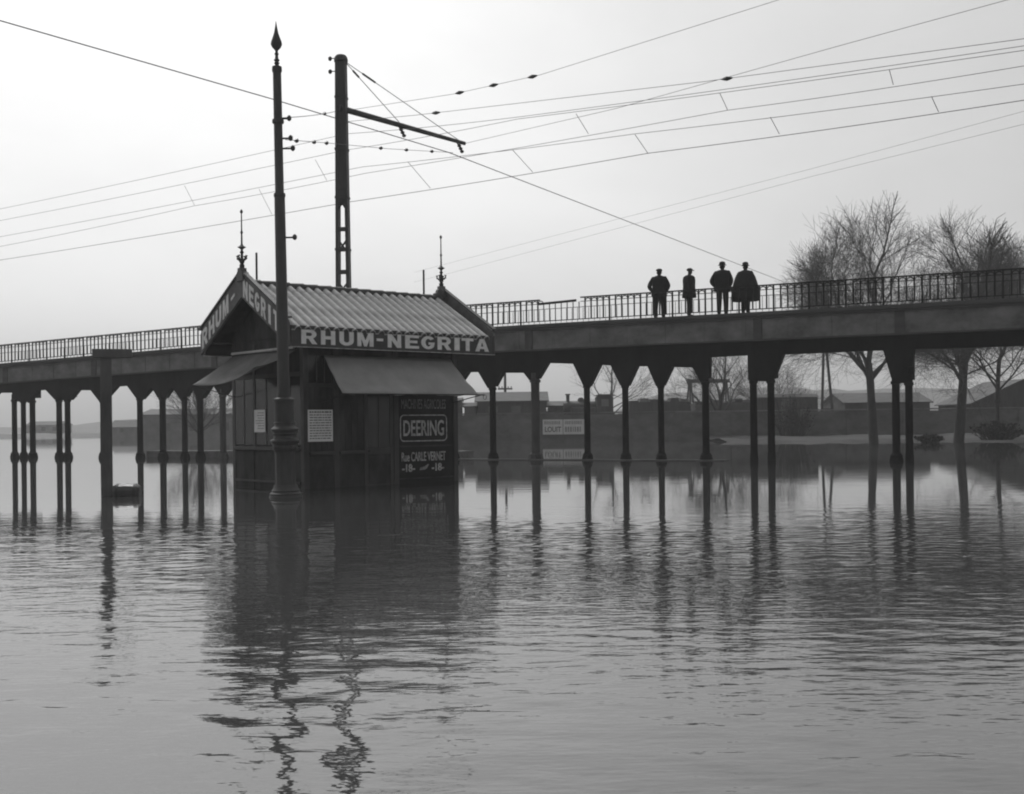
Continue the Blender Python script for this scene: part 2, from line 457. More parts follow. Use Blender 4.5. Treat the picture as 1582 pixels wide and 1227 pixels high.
def ylathe(prof, cx, cz, n_=16):          # turned about an axis along x
    q = MB().lathe(prof, n_)
    return MB().add([(cx + v[2], v[0], cz + v[1]) for v in q.v], q.f)
MB().box(-2.2, 2.1, -1.1, 1.1, 1.62, 1.82).build('frame', M['iron'], lo)
ylathe([(.02, -1.75), (.55, -1.75), (.58, -1.65), (.58, .75), (.02, .75)], 0, 2.45).build('boiler', M['iron'], lo, smooth=40)
for sy in (-1, 1):
    MB().box(-1.2, .7, min(sy * .6, sy * 1.02), max(sy * .6, sy * 1.02), 1.83, 2.55).build('side_tank', M['shed'], lo, bevel=.04)
MB().lathe([(.16, 2.95), (.13, 3.05), (.14, 3.5), (.2, 3.52), (.2, 3.6)], 12, (-1.4, 0, 0)).build('chimney', M['iron'], lo, smooth=40)
MB().lathe([(.26, 2.9), (.25, 3.15), (.17, 3.28), (.03, 3.32)], 12, (-.4, 0, 0)).build('dome', M['iron'], lo, smooth=40)
cb = MB().prism_y([(.76, 1.83), (2.0, 1.83), (2.0, 3.3), (1.85, 3.42), (.9, 3.42), (.76, 3.3)], -1.05, 1.05).build('cab', M['shed'], lo)
MB().prism_y([(.6, 3.425), (2.2, 3.425), (1.9, 3.52), (.9, 3.52)], -1.15, 1.15).build('cab_roof', M['roof'], cb)
MB().box(1.1, 1.65, -1.07, -1.055, 2.6, 3.15).build('cab_opening', M['coping'], cb)
for wx in (-1.3, -.1, 1.1):
    for sy in (-.8, .8):
        q = MB().lathe([(.01, -.06), (.44, -.06), (.48, 0), (.44, .06), (.01, .06)], 16)
        MB().add([(v[0] + wx, sy + v[2], 1.66 + v[1] - .0) for v in q.v], q.f).build('wheel', M['iron'], lo)
wagon(0.2, 2.9, 1.55, .55, M['shed'], 'low dark hooped railway wagon coupled before the tank locomotive', True)
wagon(8.9, 4.6, 1.55, 1.15, M['shed'], 'grey railway wagon next to the timber trestle')
wagon(13.9, 4.4, 1.55, 1.05, M['shed2'], 'grey railway wagon standing under the timber trestle')
def van(x0, ln, label):
    t = thing('covered_van', label, 'wagon', (x0 + ln / 2, 88.2, 0), 0, 'railway wagons behind the embankment wall')
    MB().box(-ln / 2, ln / 2, -1.1, 1.1, 1.55, 1.73).build('underframe', M['iron'], t)
    k = int(ln / .4)
    for i in range(k):
        MB().box(-ln / 2 + ln * i / k + .012, -ln / 2 + ln * (i + 1) / k - .012, -1.08, -1.02, 1.74, 3.12).build('side_board', M['shed'], t)
    MB().box(-ln / 2 + .02, ln / 2 - .02, -1.0, 1.08, 1.74, 3.11).build('body', M['shed'], t)
    arc = [(-1.15 + 2.3 * i / 8, 3.13 + .28 * math.sin(math.pi * i / 8)) for i in range(9)]
    MB().prism_x(arc, -ln / 2 - .08, ln / 2 + .08).build('roof', M['roof'], t)
    MB().box(-.5, .5, -1.13, -1.085, 1.8, 3.0).build('door', M['shed2'], t)
    for sx in (-.3, .3):
        for s_ in (-1, 1):
            q = MB().lathe([(.01, -.05), (.42, -.05), (.46, 0), (.42, .05), (.01, .05)], 14)
            MB().add([(v[0] + sx * ln, s_ * .75 + v[2], 1.36 + v[1]) for v in q.v], q.f).build('wheel', M['iron'], t)
van(18.6, 4.6, 'dark covered van between the timber trestle and the two-legged mast')
van(-8.0, 4.2, 'dark covered van at the far end of the wagon line beside the low hut')
rb = tag(MB().box(-9, 50, 86.3, 90.0, -.6, 1.3).build('railway_embankment', M['earth']), kind='structure')

# timber trestle
t = thing('timber_trestle', 'timber trestle frame with splayed legs rising over the railway wagons', 'trestle', (16.2, 95, 0))
MB().box(-1.7, 1.8, -.2, .2, 4.55, 4.85).build('beam', M['shed'], t)
for sx in (-1.45, 1.5):
    for k in (-.55, 0, .5):
        MB().bar((sx + k * 1.2, 0, -.5), (sx + k * .15, 0, 4.56), .13).build('leg', M['shed'], t)
    MB().bar((sx - .5, -.1, 2.5), (sx + .5, -.1, 2.5), .1).build('brace', M['shed'], t)
t = thing('signal_mast', 'slender two-legged mast standing between the bank trees', 'mast', (24.0, 88, 0))
MB().bar((-.35, 0, -.5), (-.06, 0, 7.6), .17).build('leg', M['shed'], t)
MB().bar((.75, 0, -.5), (.06, 0, 7.6), .17).build('leg', M['shed'], t)
MB().bar((-.3, 0, 2.2), (.55, 0, 2.2), .1).build('brace', M['shed'], t)
MB().box(-.3, .3, -.1, .1, 7.55, 7.75).build('cap', M['shed'], t)
t = thing('telegraph_pole', 'telegraph pole with one cross arm above the goods shed', 'pole', tuple(spot(781, 653, 94)[:2]) + (0,))
MB().tube([(0, 0, -.5), (0.0, 0, 5.6)], [.14, .1], 7).build('shaft', M['shed'], t)
MB().box(-.6, .6, -.06, .06, 4.15, 4.28).build('cross_arm', M['shed'], t)
for sx in (-.5, -.25, .25, .5):
    MB().lathe([(.035, 4.29), (.05, 4.36), (.02, 4.43)], 6, (sx, 0, 0)).build('insulator', M['insulator'], t)

# lettering
_glyph = {}
def glyph(ch, bold=0.0, depth=0.0):
    key = (ch, bold, depth)
    if key not in _glyph:
        cu = bpy.data.curves.new('glyph', 'FONT')
        cu.body = ch; cu.size = 1.0; cu.offset = bold; cu.extrude = depth; cu.resolution_u = 4
        o = bpy.data.objects.new('glyph', cu)
        COL.objects.link(o)
        bpy.context.view_layer.update()
        me_ = bpy.data.meshes.new_from_object(o.evaluated_get(bpy.context.evaluated_depsgraph_get()))
        vv = [tuple(v.co) for v in me_.vertices]; ff = [tuple(q.vertices) for q in me_.polygons]
        bpy.data.objects.remove(o); bpy.data.curves.remove(cu); bpy.data.meshes.remove(me_)
        _glyph[key] = (vv, ff)
    return _glyph[key]
def fit_text(body, w, h, bold=0.0, depth=0.0):
    """one line of print scaled into a w x h rectangle, origin lower left, lying in x-y"""
    vv, ff = glyph(body, bold, depth)
    xs_, ys_ = [v[0] for v in vv], [v[1] for v in vv]
    x0, x1, y0, y1 = min(xs_), max(xs_), min(ys_), max(ys_)
    return [((v[0] - x0) / (x1 - x0) * w, (v[1] - y0) / max(1e-6, y1 - y0) * h, v[2]) for v in vv], ff
def print_xz(body, x0, x1, z0, z1, y, mt, parent, name='lettering', bold=0.02, depth=0.02, shear=None):
    """letters standing on a face that looks towards -y"""
    vv, ff = fit_text(body, x1 - x0, z1 - z0, bold, depth)
    return MB().add([(x0 + v[0], y - (v[2] + depth) * .2, z0 + v[1]) for v in vv], ff).build(name, mt, parent)

# heavy block capitals for the shop sign: outlines in a unit square, holes as second loops
def arc_(cx, cy, rx, ry, a0, a1, n_=8):
    return [(cx + rx * math.cos(R(a0 + (a1 - a0) * i / n_)), cy + ry * math.sin(R(a0 + (a1 - a0) * i / n_))) for i in range(n_ + 1)]
BLOCK = {
 'H': [[(0, 0), (.30, 0), (.30, .38), (.70, .38), (.70, 0), (1, 0), (1, 1), (.70, 1), (.70, .61), (.30, .61), (.30, 1), (0, 1)]],
 'I': [[(0, 0), (1, 0), (1, 1), (0, 1)]],
 '-': [[(0, 0), (1, 0), (1, 1), (0, 1)]],
 'T': [[(.34, 0), (.66, 0), (.66, .78), (1, .78), (1, 1), (0, 1), (0, .78), (.34, .78)]],
 'E': [[(0, 0), (1, 0), (1, .2), (.33, .2), (.33, .41), (.88, .41), (.88, .6), (.33, .6), (.33, .8), (1, .8), (1, 1), (0, 1)]],
 'N': [[(0, 0), (.28, 0), (.28, .56), (.70, 0), (1, 0), (1, 1), (.72, 1), (.72, .44), (.30, 1), (0, 1)]],
 'M': [[(0, 0), (.24, 0), (.24, .58), (.42, 0), (.58, 0), (.76, .58), (.76, 0), (1, 0), (1, 1), (.70, 1), (.5, .42), (.30, 1), (0, 1)]],
 'A': [[(0, 0), (.29, 0), (.345, .2), (.655, .2), (.71, 0), (1, 0), (.66, 1), (.34, 1)], [(.405, .4), (.5, .74), (.595, .4)]],
 'R': [[(0, 0), (.30, 0), (.30, .37), (.45, .37), (.68, 0), (1, 0), (.74, .40)] + arc_(.58, .69, .38, .31, -62, 90) + [(0, 1)], [(.30, .56)] + arc_(.54, .68, .14, .12, -90, 90, 6) + [(.30, .80)]],
 'U': [[(0, 1), (0, .34)] + arc_(.5, .34, .5, .34, 180, 360, 14) + [(1, 1), (.69, 1), (.69, .36)] + arc_(.5, .36, .19, .14, 0, -180, 8) + [(.31, 1)]],
 'G': [arc_(.5, .5, .5, .5, 38, 322, 26) + [(.95, .52), (.52, .52), (.52, .35), (.68, .35)] + arc_(.5, .5, .205, .29, -50, -318, 20)],
}
def block_letter(ch, x0, x1, z0, z1, place, mt, parent):
    cu = bpy.data.curves.new('letter', 'CURVE')
    cu.dimensions = '2D'; cu.fill_mode = 'BOTH'; cu.extrude = .006
    for loop in BLOCK[ch]:
        sp_ = cu.splines.new('POLY'); sp_.points.add(len(loop) - 1)
        for q, (a_, b_) in zip(sp_.points, loop):
            q.co = (x0 + a_ * (x1 - x0), z0 + b_ * (z1 - z0), 0, 1)
        sp_.use_cyclic_u = True
    o = bpy.data.objects.new('letter', cu)
    COL.objects.link(o)
    bpy.context.view_layer.update()
    me_ = bpy.data.meshes.new_from_object(o.evaluated_get(bpy.context.evaluated_depsgraph_get()))
    vv = [place(*v.co) for v in me_.vertices]; ff = [tuple(q.vertices) for q in me_.polygons]
    bpy.data.objects.remove(o); bpy.data.curves.remove(cu); bpy.data.meshes.remove(me_)
    return MB().add(vv, ff).build('letter', mt, parent)

# white enamel boards on the embankment wall
for i, (xa, xb, body) in enumerate(((2.24, 3.70, 'LOUIT'), (3.74, 5.28, None))):
    t = thing('notice_board', ('white enamel board lettered LOUIT on the embankment wall' if body else 'white enamel board with faded unreadable print, beside the LOUIT board'), 'sign', ((xa + xb) / 2, 83.86, 0.5))
    w = (xb - xa) / 2
    MB().box(-w, w, 0, .06, 0.04, 1.16).build('board', M['white'], t)
    for zz in (.02, 1.17):
        MB().box(-w, w, -.02, .06, zz - .03, zz + .015).build('frame', M['shed2'], t)
    rg = random.Random(i)
    mb = MB(); x = -w + .12
    while x < w - .2:
        k = rg.uniform(.05, .11); mb.box(x, x + k, -.012, -.004, .78, 1.02); x += k + .05
    mb.build('small_print', M['letter_worn'], t)
    if body:
        print_xz(body, -w + .15, w - .12, .22, .62, -.004, M['ink'], t, 'lettering', .03)
    else:
        mb = MB(); x = -w + .12
        while x < w - .2:
            k = rg.uniform(.08, .15); mb.box(x, x + k, -.012, -.004, .22, .6); x += k + .06
        mb.build('faded_print', M['letter_worn'], t)

# ------------------------------------------------------------------ trees
def tree(name, label, base, height, spread, seed, levels=5, trunk_r=.28, trunk_frac=.3, lean=(0, 0), group='bare winter trees', dens=1.0, crown=None):
    rng = random.Random(seed)
    t = thing(name, label, 'tree', base, 0, group)
    big, small = MB(), MB()
    def limb(p, d, ln, r0, lev):
        n_ = 4 if lev < 2 else (3 if lev < 4 else 2)
        pts, rad = [p], [r0]
        r1 = r0 * (.7 if lev == 0 else (.5 if lev < 4 else .45))
        dd = d.copy()
        jit = .035 if lev == 0 else .14
        for i in range(n_):
            dd = (dd + Vector((rng.gauss(0, jit), rng.gauss(0, jit), rng.gauss(.03, .08)))).normalized()
            nx_ = pts[-1] + dd * ln / n_
            if crown and lev > 0 and i > 0:
                e = (Vector((nx_.x, nx_.y, 0)).length / crown[0]) ** 2 + ((nx_.z - crown[1]) / crown[2]) ** 2
                if e > rng.uniform(.8, 1.12) and nx_.z > crown[1] - crown[2] * .6: break
            pts.append(nx_)
            rad.append(max(.004, r0 + (r1 - r0) * (i + 1) / n_))
        (big if lev < 3 else small).tube(pts, rad, 8 if lev == 0 else (6 if lev == 1 else (4 if lev == 2 else 3)))
        if lev >= levels:
            return
        kids = int({0: 7, 1: 6, 2: 6, 3: 5, 4: 4}.get(lev, 3) * dens + rng.random())
        for k in range(kids):
            f = rng.uniform(.6, 1.0) if lev == 0 else rng.uniform(.22, 1.0)
            if k == 0: f = 1.0
            m_ = len(pts) - 1
            q = f * m_; i = min(m_ - 1, int(q)); pp = pts[i].lerp(pts[i + 1], q - i)
            az = (k + rng.uniform(-.35, .35)) * 2.4 + seed + lev
            tilt = (rng.uniform(.4, .95) * (spread if lev == 0 else 1.0)) if k else rng.uniform(.05, .3)
            side = dd.cross(Vector((0, 0, 1)))
            if side.length < .1: side = Vector((1, 0, 0))
            side.normalize(); oth = dd.cross(side)
            nd = (dd * math.cos(tilt) + (side * math.cos(az) + oth * math.sin(az)) * math.sin(tilt) + Vector((0, 0, .02))).normalized()
            sc_ = rng.uniform(.85, 1.1) if lev == 0 else rng.uniform(.56, .8)
            limb(pp, nd, ln * sc_, max(.0060, rad[i] * (rng.uniform(.36, .54) if k else .75)), lev + 1)
    limb(Vector((0, 0, -.4)), Vector((lean[0], lean[1], 1)).normalized(), height * trunk_frac + .4, trunk_r, 0)
    zs_ = sorted(v[2] for v in small.v)
    zmax = zs_[int(len(zs_) * .985)]
    k = height / zmax
    for mb in (big, small):
        mb.v = [(v[0] * k, v[1] * k, v[2] * k if v[2] > 0 else v[2]) for v in mb.v]
    big.build('trunk', M['bark'], t, smooth=60)
    small.build('crown', M['twig'], t)
    return t

tree('bare_tree', 'tallest bare tree on the pale bank, broad twiggy crown above the railing', (20.76, 66, .25), 12.6, 1.1, 11, 5, .27, .33, dens=1.22, crown=(4.0, 8.0, 4.5))
tree('bare_tree', 'bare tree with stout forked trunk on the bank beside a dark bush', (26.4, 68, .3), 12.4, .9, 23, 5, .30, .36, dens=1.2, crown=(2.8, 8.0, 4.4))
tree('bare_tree', 'slender bare tree at the outer edge of the bank near the gabled barn', (31.2, 74, .3), 11.9, .9, 31, 5, .17, .38, dens=1.1, crown=(2.7, 7.8, 4.2))
tree('bare_tree', 'low bare tree fanning its branches beside the timber trestle', (15.4, 86, .2), 7.8, 1.2, 43, 5, .2, .22, dens=.86, crown=(3.6, 4.8, 3.6))
tree('bare_tree', 'thin bare tree between the timber trestle and the two-legged mast', (20.2, 90, .2), 7.6, 1.1, 57, 5, .14, .25, dens=.82, crown=(2.6, 4.8, 3.3))
tree('bare_tree', 'leaning bare tree behind the embankment wall near the square hut', (7.4, 92, .2), 8.6, 1.2, 61, 5, .17, .25, (.25, 0), dens=.72, crown=(3.6, 5.0, 4.0))
tree('bare_tree', 'bare tree in front of the long low warehouse', (-25.0, 92, -.3), 6.2, 1.2, 71, 4, .16, .3, dens=1.15)

def bush(label, base, w, h, seed):
    rng = random.Random(seed)
    t = thing('bush', label, 'bush', base, 0, 'bushes on the river bank')
    mb = MB()
    for i in range(240):
        a, r = rng.uniform(0, 6.28), rng.uniform(.1, 1)
        p0 = Vector((math.cos(a) * r * w * .3, math.sin(a) * r * w * .2, -.15))
        p1 = Vector((math.cos(a) * r * w * .55 + rng.gauss(0, .1), math.sin(a) * r * w * .35, h * rng.uniform(.4, 1) * (1.1 - .5 * r)))
        mb.tube([p0, p0.lerp(p1, .5) + Vector((rng.gauss(0, .05), 0, .05)), p1], [.02, .014, .006], 3)
        for _ in range(3):
            c = p0.lerp(p1, rng.uniform(.4, 1)); s_ = rng.uniform(.05, .12)
            d1 = Vector((rng.gauss(0, 1), rng.gauss(0, 1), rng.gauss(0, 1))).normalized() * s_
            d2 = Vector((rng.gauss(0, 1), rng.gauss(0, 1), rng.gauss(0, 1))).normalized() * s_
            mb.add([c - d1, c + d2, c + d1, c - d2], [(0, 1, 2, 3)])
    mb.build('twigs', M['bush'], t)
    return t
bush('dark rounded bush at the foot of the stout forked tree', (28.4, 67.4, .25), 3.0, 1.1, 1)
bush('dark bush at the outer end of the bank', (36.0, 71, .3), 3.0, 1.2, 2)
bush('tall dark bush behind the tallest bare tree by the embankment wall', (20.0, 82, .4), 3.2, 3.2, 3)
bush('ragged low bush on the water edge of the bank', (24.2, 66.5, .15), 1.6, .35, 4)

# ------------------------------------------------------------------ iron viaduct
BA = (-24.995, 56.2)
BANG = R(-26.736)
via = thing('iron_viaduct', 'long iron footbridge on dark columns with balustrade, crossing the flooded ground', 'viaduct', (BA[0], BA[1], 0), BANG)
DZ = [(-25, 4.02), (-12, 4.33), (0, 4.60), (4.4, 4.72), (8.5, 4.82), (12.7, 4.93), (20, 5.03), (26, 5.085), (31, 5.11), (80, 5.115)]
def dz(u):
    for (a_, za), (b_, zb) in zip(DZ[:-1], DZ[1:]):
        if u <= b_:
            return za + (zb - za) * (u - a_) / (b_ - a_)
    return DZ[-1][1]
U0, U1 = -22.0, 62.0
WID = 3.2
SET = 0.5
brk = [-22, -15, -7.5, 0.37, 6.3, 13.5, 21.0, 28.74, 37.45, 42.1, 50.0, 56.0, 62.0]
def strip(name, y0, y1, zt, zb, mt, breaks, gap=0.0, parent=via):
    out = []
    for a_, b_ in zip(breaks[:-1], breaks[1:]):
        k = max(1, int((b_ - a_) / 2.2))
        us = [a_ + gap + (b_ - a_ - 2 * gap) * i / k for i in range(k + 1)]
        poly = [(u, dz(u) + zb) for u in us] + [(u, dz(u) + zt) for u in reversed(us)]
        out.append(MB().prism_y(poly, y0, y1).build(name, mt, parent))
    return out
strip('deck_slab', -0.02, WID + .02, -0.02, -0.16, M['deck'], brk)
strip('cornice', -0.16, 0.0, -0.01, -0.13, M['cornice'], brk, .004)
strip('cornice_moulding', -0.09, 0.0, -0.134, -0.22, M['cornice'], brk, .004)
strip('fascia_plate', 0.0, 0.05, -0.17, -0.93, M['fascia'], brk, .006)
strip('bottom_flange', -0.07, 0.16, -0.935, -0.985, M['cornice'], brk, .004)
strip('fascia_plate', WID - .05, WID, -0.17, -0.93, M['fascia'], brk, .006)
strip('cornice', WID, WID + .16, -0.01, -0.13, M['cornice'], brk, .004)
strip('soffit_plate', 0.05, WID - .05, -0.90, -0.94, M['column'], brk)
for u in brk[1:-1]:
    MB().box(u - .15, u + .15, -.045, -.002, dz(u) - .925, dz(u) - .225).build('pilaster', M['cornice'] if u != 28.74 else M['column_pale'], via)
u = -21.0
while u < 61:
    if min(abs(u - q) for q in brk) > .4:
        MB().box(u - .03, u + .03, -.02, -.002, dz(u) - .925, dz(u) - .225).build('stiffener', M['fascia'], via)
    u += 1.45

# arcade plates below the girder: each bay from column centre to column centre, outline (u, z)
BAYS = [
    (-1.5, [(-1.3, 2.7), (-.72, 3.2), (0.28, 3.18)], .37),
    (1.63, [(1.86, 2.99), (2.08, 3.26), (2.66, 3.28), (3.3, 2.77)], 3.44),
    (4.0, [(4.25, 2.75), (4.77, 3.2), (5.65, 3.18), (6.19, 2.65)], 6.31),
    (6.31, [(6.5, 2.71), (7.26, 3.32), (7.95, 3.34), (8.5, 2.76)], 8.62),
    (8.62, [(8.82, 2.69), (9.42, 3.18), (9.48, 3.18), (9.84, 2.73)], 10.0),
    (10.0, [(10.23, 2.72), (10.62, 3.15), (10.7, 3.15), (11.19, 2.65)], 11.3),
    (11.3, [(11.49, 2.76), (11.77, 3.15), (11.83, 3.15), (12.09, 2.74)], 12.21),
    (12.21, [(12.43, 2.68), (12.95, 3.27), (13.03, 3.27), (13.39, 2.8)], 13.5),
    (13.5, [(13.72, 2.8), (14.1, 3.2), (15.0, 3.2), (15.5, 2.7)], 15.7),
    (15.7, [(15.9, 2.7), (16.4, 3.3), (17.4, 3.3), (17.9, 2.7)], 18.1),
    (18.1, [(18.3, 2.7), (18.8, 3.35), (19.8, 3.35), (20.3, 2.7)], 20.5),
    (20.5, [(20.7, 2.7), (21.2, 3.4), (22.3, 3.4), (22.8, 2.7)], 23.0),
    (23.0, [(23.2, 2.7), (23.6, 3.4), (24.5, 3.4), (24.95, 2.75)], 25.15),
    (25.15, [(25.39, 2.8), (25.89, 3.42), (26.35, 3.41), (26.76, 2.77)], 26.91),
    (26.91, [(27.08, 2.83), (27.4, 3.35), (28.31, 3.32), (28.56, 3.02)], 28.74),
    (28.74, [(28.93, 3.08), (29.33, 3.66), (30.37, 3.6), (30.76, 2.79)], 30.87),
    (30.87, [(31.02, 2.74), (31.46, 3.52), (31.87, 3.48), (32.25, 2.73)], 32.39),
    (32.39, [(32.55, 2.72), (32.91, 3.42), (33.3, 3.41), (33.62, 2.67)], 33.76),
    (33.76, [(33.9, 2.69), (34.24, 3.35), (34.98, 3.31), (35.28, 2.79)], 35.42),
    (35.42, [(35.6, 2.9), (35.63, 3.65), (36.98, 3.67), (36.99, 2.8)], 37.14),
    (37.14, [(37.29, 2.76), (37.62, 2.75)], 37.75),
    (37.75, [(37.9, 2.83), (38.23, 3.65), (41.51, 3.67), (41.77, 2.7)], 41.88),
    (41.88, [(42.02, 2.57), (42.18, 2.57)], 42.29),
    (42.29, [(42.42, 3.1), (42.5, 3.66), (47.0, 3.63), (47.2, 2.7)], 47.35),
    (47.35, [(47.5, 2.7), (47.8, 3.6), (51.7, 3.6), (52.0, 2.7)], 52.15),
    (0.37, [(.53, 2.75), (.60, 2.86), (.84, 2.72)], 1.0),
    (1.0, [(1.17, 2.72), (1.4, 2.72), (1.47, 2.66)], 1.63),
    (3.44, [(3.59, 2.75), (3.8, 2.88), (3.86, 2.75)], 4.0),
]
for ua, pts, ub in BAYS:
    top = lambda u: dz(u) - .93
    poly = [(ua, pts[0][1])] + pts + [(ub, pts[-1][1]), (ub, top(ub)), (ua, top(ua))]
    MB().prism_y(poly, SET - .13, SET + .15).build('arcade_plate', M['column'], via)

def column(u, zt, r, mt, base=True, y=SET):
    c = MB()
    c.lathe([(r * 1.12, -1.0), (r * 1.12, .12), (r, .35), (r * .96, zt - .35), (r * 1.0, zt - .12), (r * 1.25, zt - .1), (r * 1.25, zt - .02), (r * 1.0, zt), (r, zt + .25)], 12, (u, y, 0))
    o = c.build('column', mt, via, smooth=40)
    if base:
        MB().lathe([(r * 1.7, -.5), (r * 1.75, .06), (r * 1.55, .15), (r * 1.6, .18), (r * 1.16, .27)], 8, (u, y, 0), rot=.39).build('column_base', mt, o, smooth=25)
    return o
for u, zt, r, mk, bs in ((.37, 2.85, .13, 'column', 1), (1.0, 2.78, .125, 'column', 1), (1.63, 2.78, .14, 'column', 1), (3.44, 2.78, .14, 'column', 1), (4.0, 2.78, .14, 'column', 1), (6.31, 2.7, .14, 'column', 1),
                         (8.62, 2.76, .14, 'column', 1), (10.0, 2.76, .15, 'column', 1), (11.3, 2.7, .13, 'column', 1), (12.21, 2.76, .14, 'column', 1), (13.5, 2.8, .14, 'column_pale', 1),
                         (15.7, 2.7, .14, 'column', 1), (18.1, 2.7, .14, 'column', 1), (20.5, 2.7, .14, 'column', 1), (23.0, 2.7, .14, 'column', 1), (25.15, 2.75, .14, 'column', 1),
                         (26.91, 2.8, .125, 'column', 1), (28.74, 3.05, .17, 'column_pale', 1), (30.87, 2.8, .12, 'column', 1), (32.39, 2.75, .12, 'column', 1), (33.76, 2.72, .115, 'column', 1), (35.42, 2.8, .13, 'column', 1),
                         (37.14, 2.8, .13, 'column', 0), (37.75, 2.8, .13, 'column', 0), (41.88, 2.65, .13, 'column', 1), (42.29, 2.6, .125, 'column', 0), (47.35, 2.75, .13, 'column', 0), (52.15, 2.75, .13, 'column', 0)):
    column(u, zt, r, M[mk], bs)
# pier blocks behind the paired columns
for ua, ub, zb in ((36.99, 37.9, 2.76), (41.75, 42.42, 2.58), (.25, 1.66, 2.8), (3.36, 4.1, 2.8)):
    MB().box(ua, ub, SET + .16, SET + .5, zb + .1, dz(ua) - .945).build('pier_block', M['column'], via)
# balustrade
rl = bpy.data.objects.new('balustrade', None); COL.objects.link(rl); rl.parent = via
RH = .90
def rail_run(name, y, zo, hw, hh, ua, ub, parent, mt=M['rail']):
    us = [ua] + [q for q, _ in DZ if ua < q < ub] + [ub]
    poly = [(u, dz(u) + zo - hh) for u in us] + [(u, dz(u) + zo + hh) for u in reversed(us)]
    return MB().prism_y(poly, y - hw, y + hw).build(name, mt, parent)
rail_run('top_rail', .02, RH, .035, .022, -22, 29.2, rl)
rail_run('top_rail', .02, RH, .035, .022, 30.86, 62, rl)
rail_run('middle_rail', .02, RH - .15, .012, .012, -22, 29.2, rl)
rail_run('middle_rail', .02, RH - .15, .012, .012, 30.86, 62, rl)
rail_run('bottom_rail', .02, .10, .018, .016, -22, 62, rl)
bmb = MB().box(-.023, .023, -.02, .02, .085, RH - .02)
arc = [Vector((.12 + .105 * math.cos(math.pi * i / 6), 0, RH - .14 + .10 * math.sin(math.pi * i / 6))) for i in range(7)]
bmb.tube(arc, .018, 4)
bmesh_ = bmb.mesh('baluster')
pmesh_ = MB().box(-.026, .026, -.026, .026, -.02, RH - .01).mesh('railing_post')
smesh_ = MB().box(-.014, .014, -.014, .014, .085, RH - .16).mesh('baluster')
k, u = 0, -10.0
while u < 58:
    gap = 29.15 < u < 30.9
    o = obj('railing_post' if k % 5 == 0 and not gap else 'baluster', pmesh_ if (k % 5 == 0 and not gap) else (smesh_ if gap else bmesh_), M['rail'], rl)
    o.location = (u, .02, dz(u))
    k += 1; u += .24
pl = MB().prism_y([(29.2, dz(29.2) + .70), (30.72, dz(30.7) + .745), (30.72, dz(30.7) + .83), (29.2, dz(29.2) + .785)], -.08, -.03)
tag(pl.build('loose_rail', M['felt'], rl))
# far balustrade
fr = bpy.data.objects.new('balustrade', None); COL.objects.link(fr); fr.parent = via
rail_run('top_rail', WID, RH, .02, .010, -22, 62, fr)
rail_run('bottom_rail', WID, .10, .012, .009, -22, 62, fr)
mb = MB(); u = -22
while u < 60:
    z = dz(u); mb.box(u - .008, u + .008, WID - .008, WID + .008, z + .085, z + RH - .02)
    u += .24
tag(mb.build('balusters', M['rail'], fr), kind='stuff')
# low stone kerbs at the column feet
ko = MB().box(25.0, 36.2, SET - .45, SET + .1, -.4, .035).build('kerb', M['wall']); ko.location = (BA[0], BA[1], 0); ko.rotation_euler = (0, 0, BANG); tag(ko, kind='structure')
ko = MB().box(8.0, 25.0, SET + 1.0, SET + 1.9, -.4, .30).build('low_quay', M['stone']); ko.location = (BA[0], BA[1], 0); ko.rotation_euler = (0, 0, BANG); tag(ko, kind='structure')

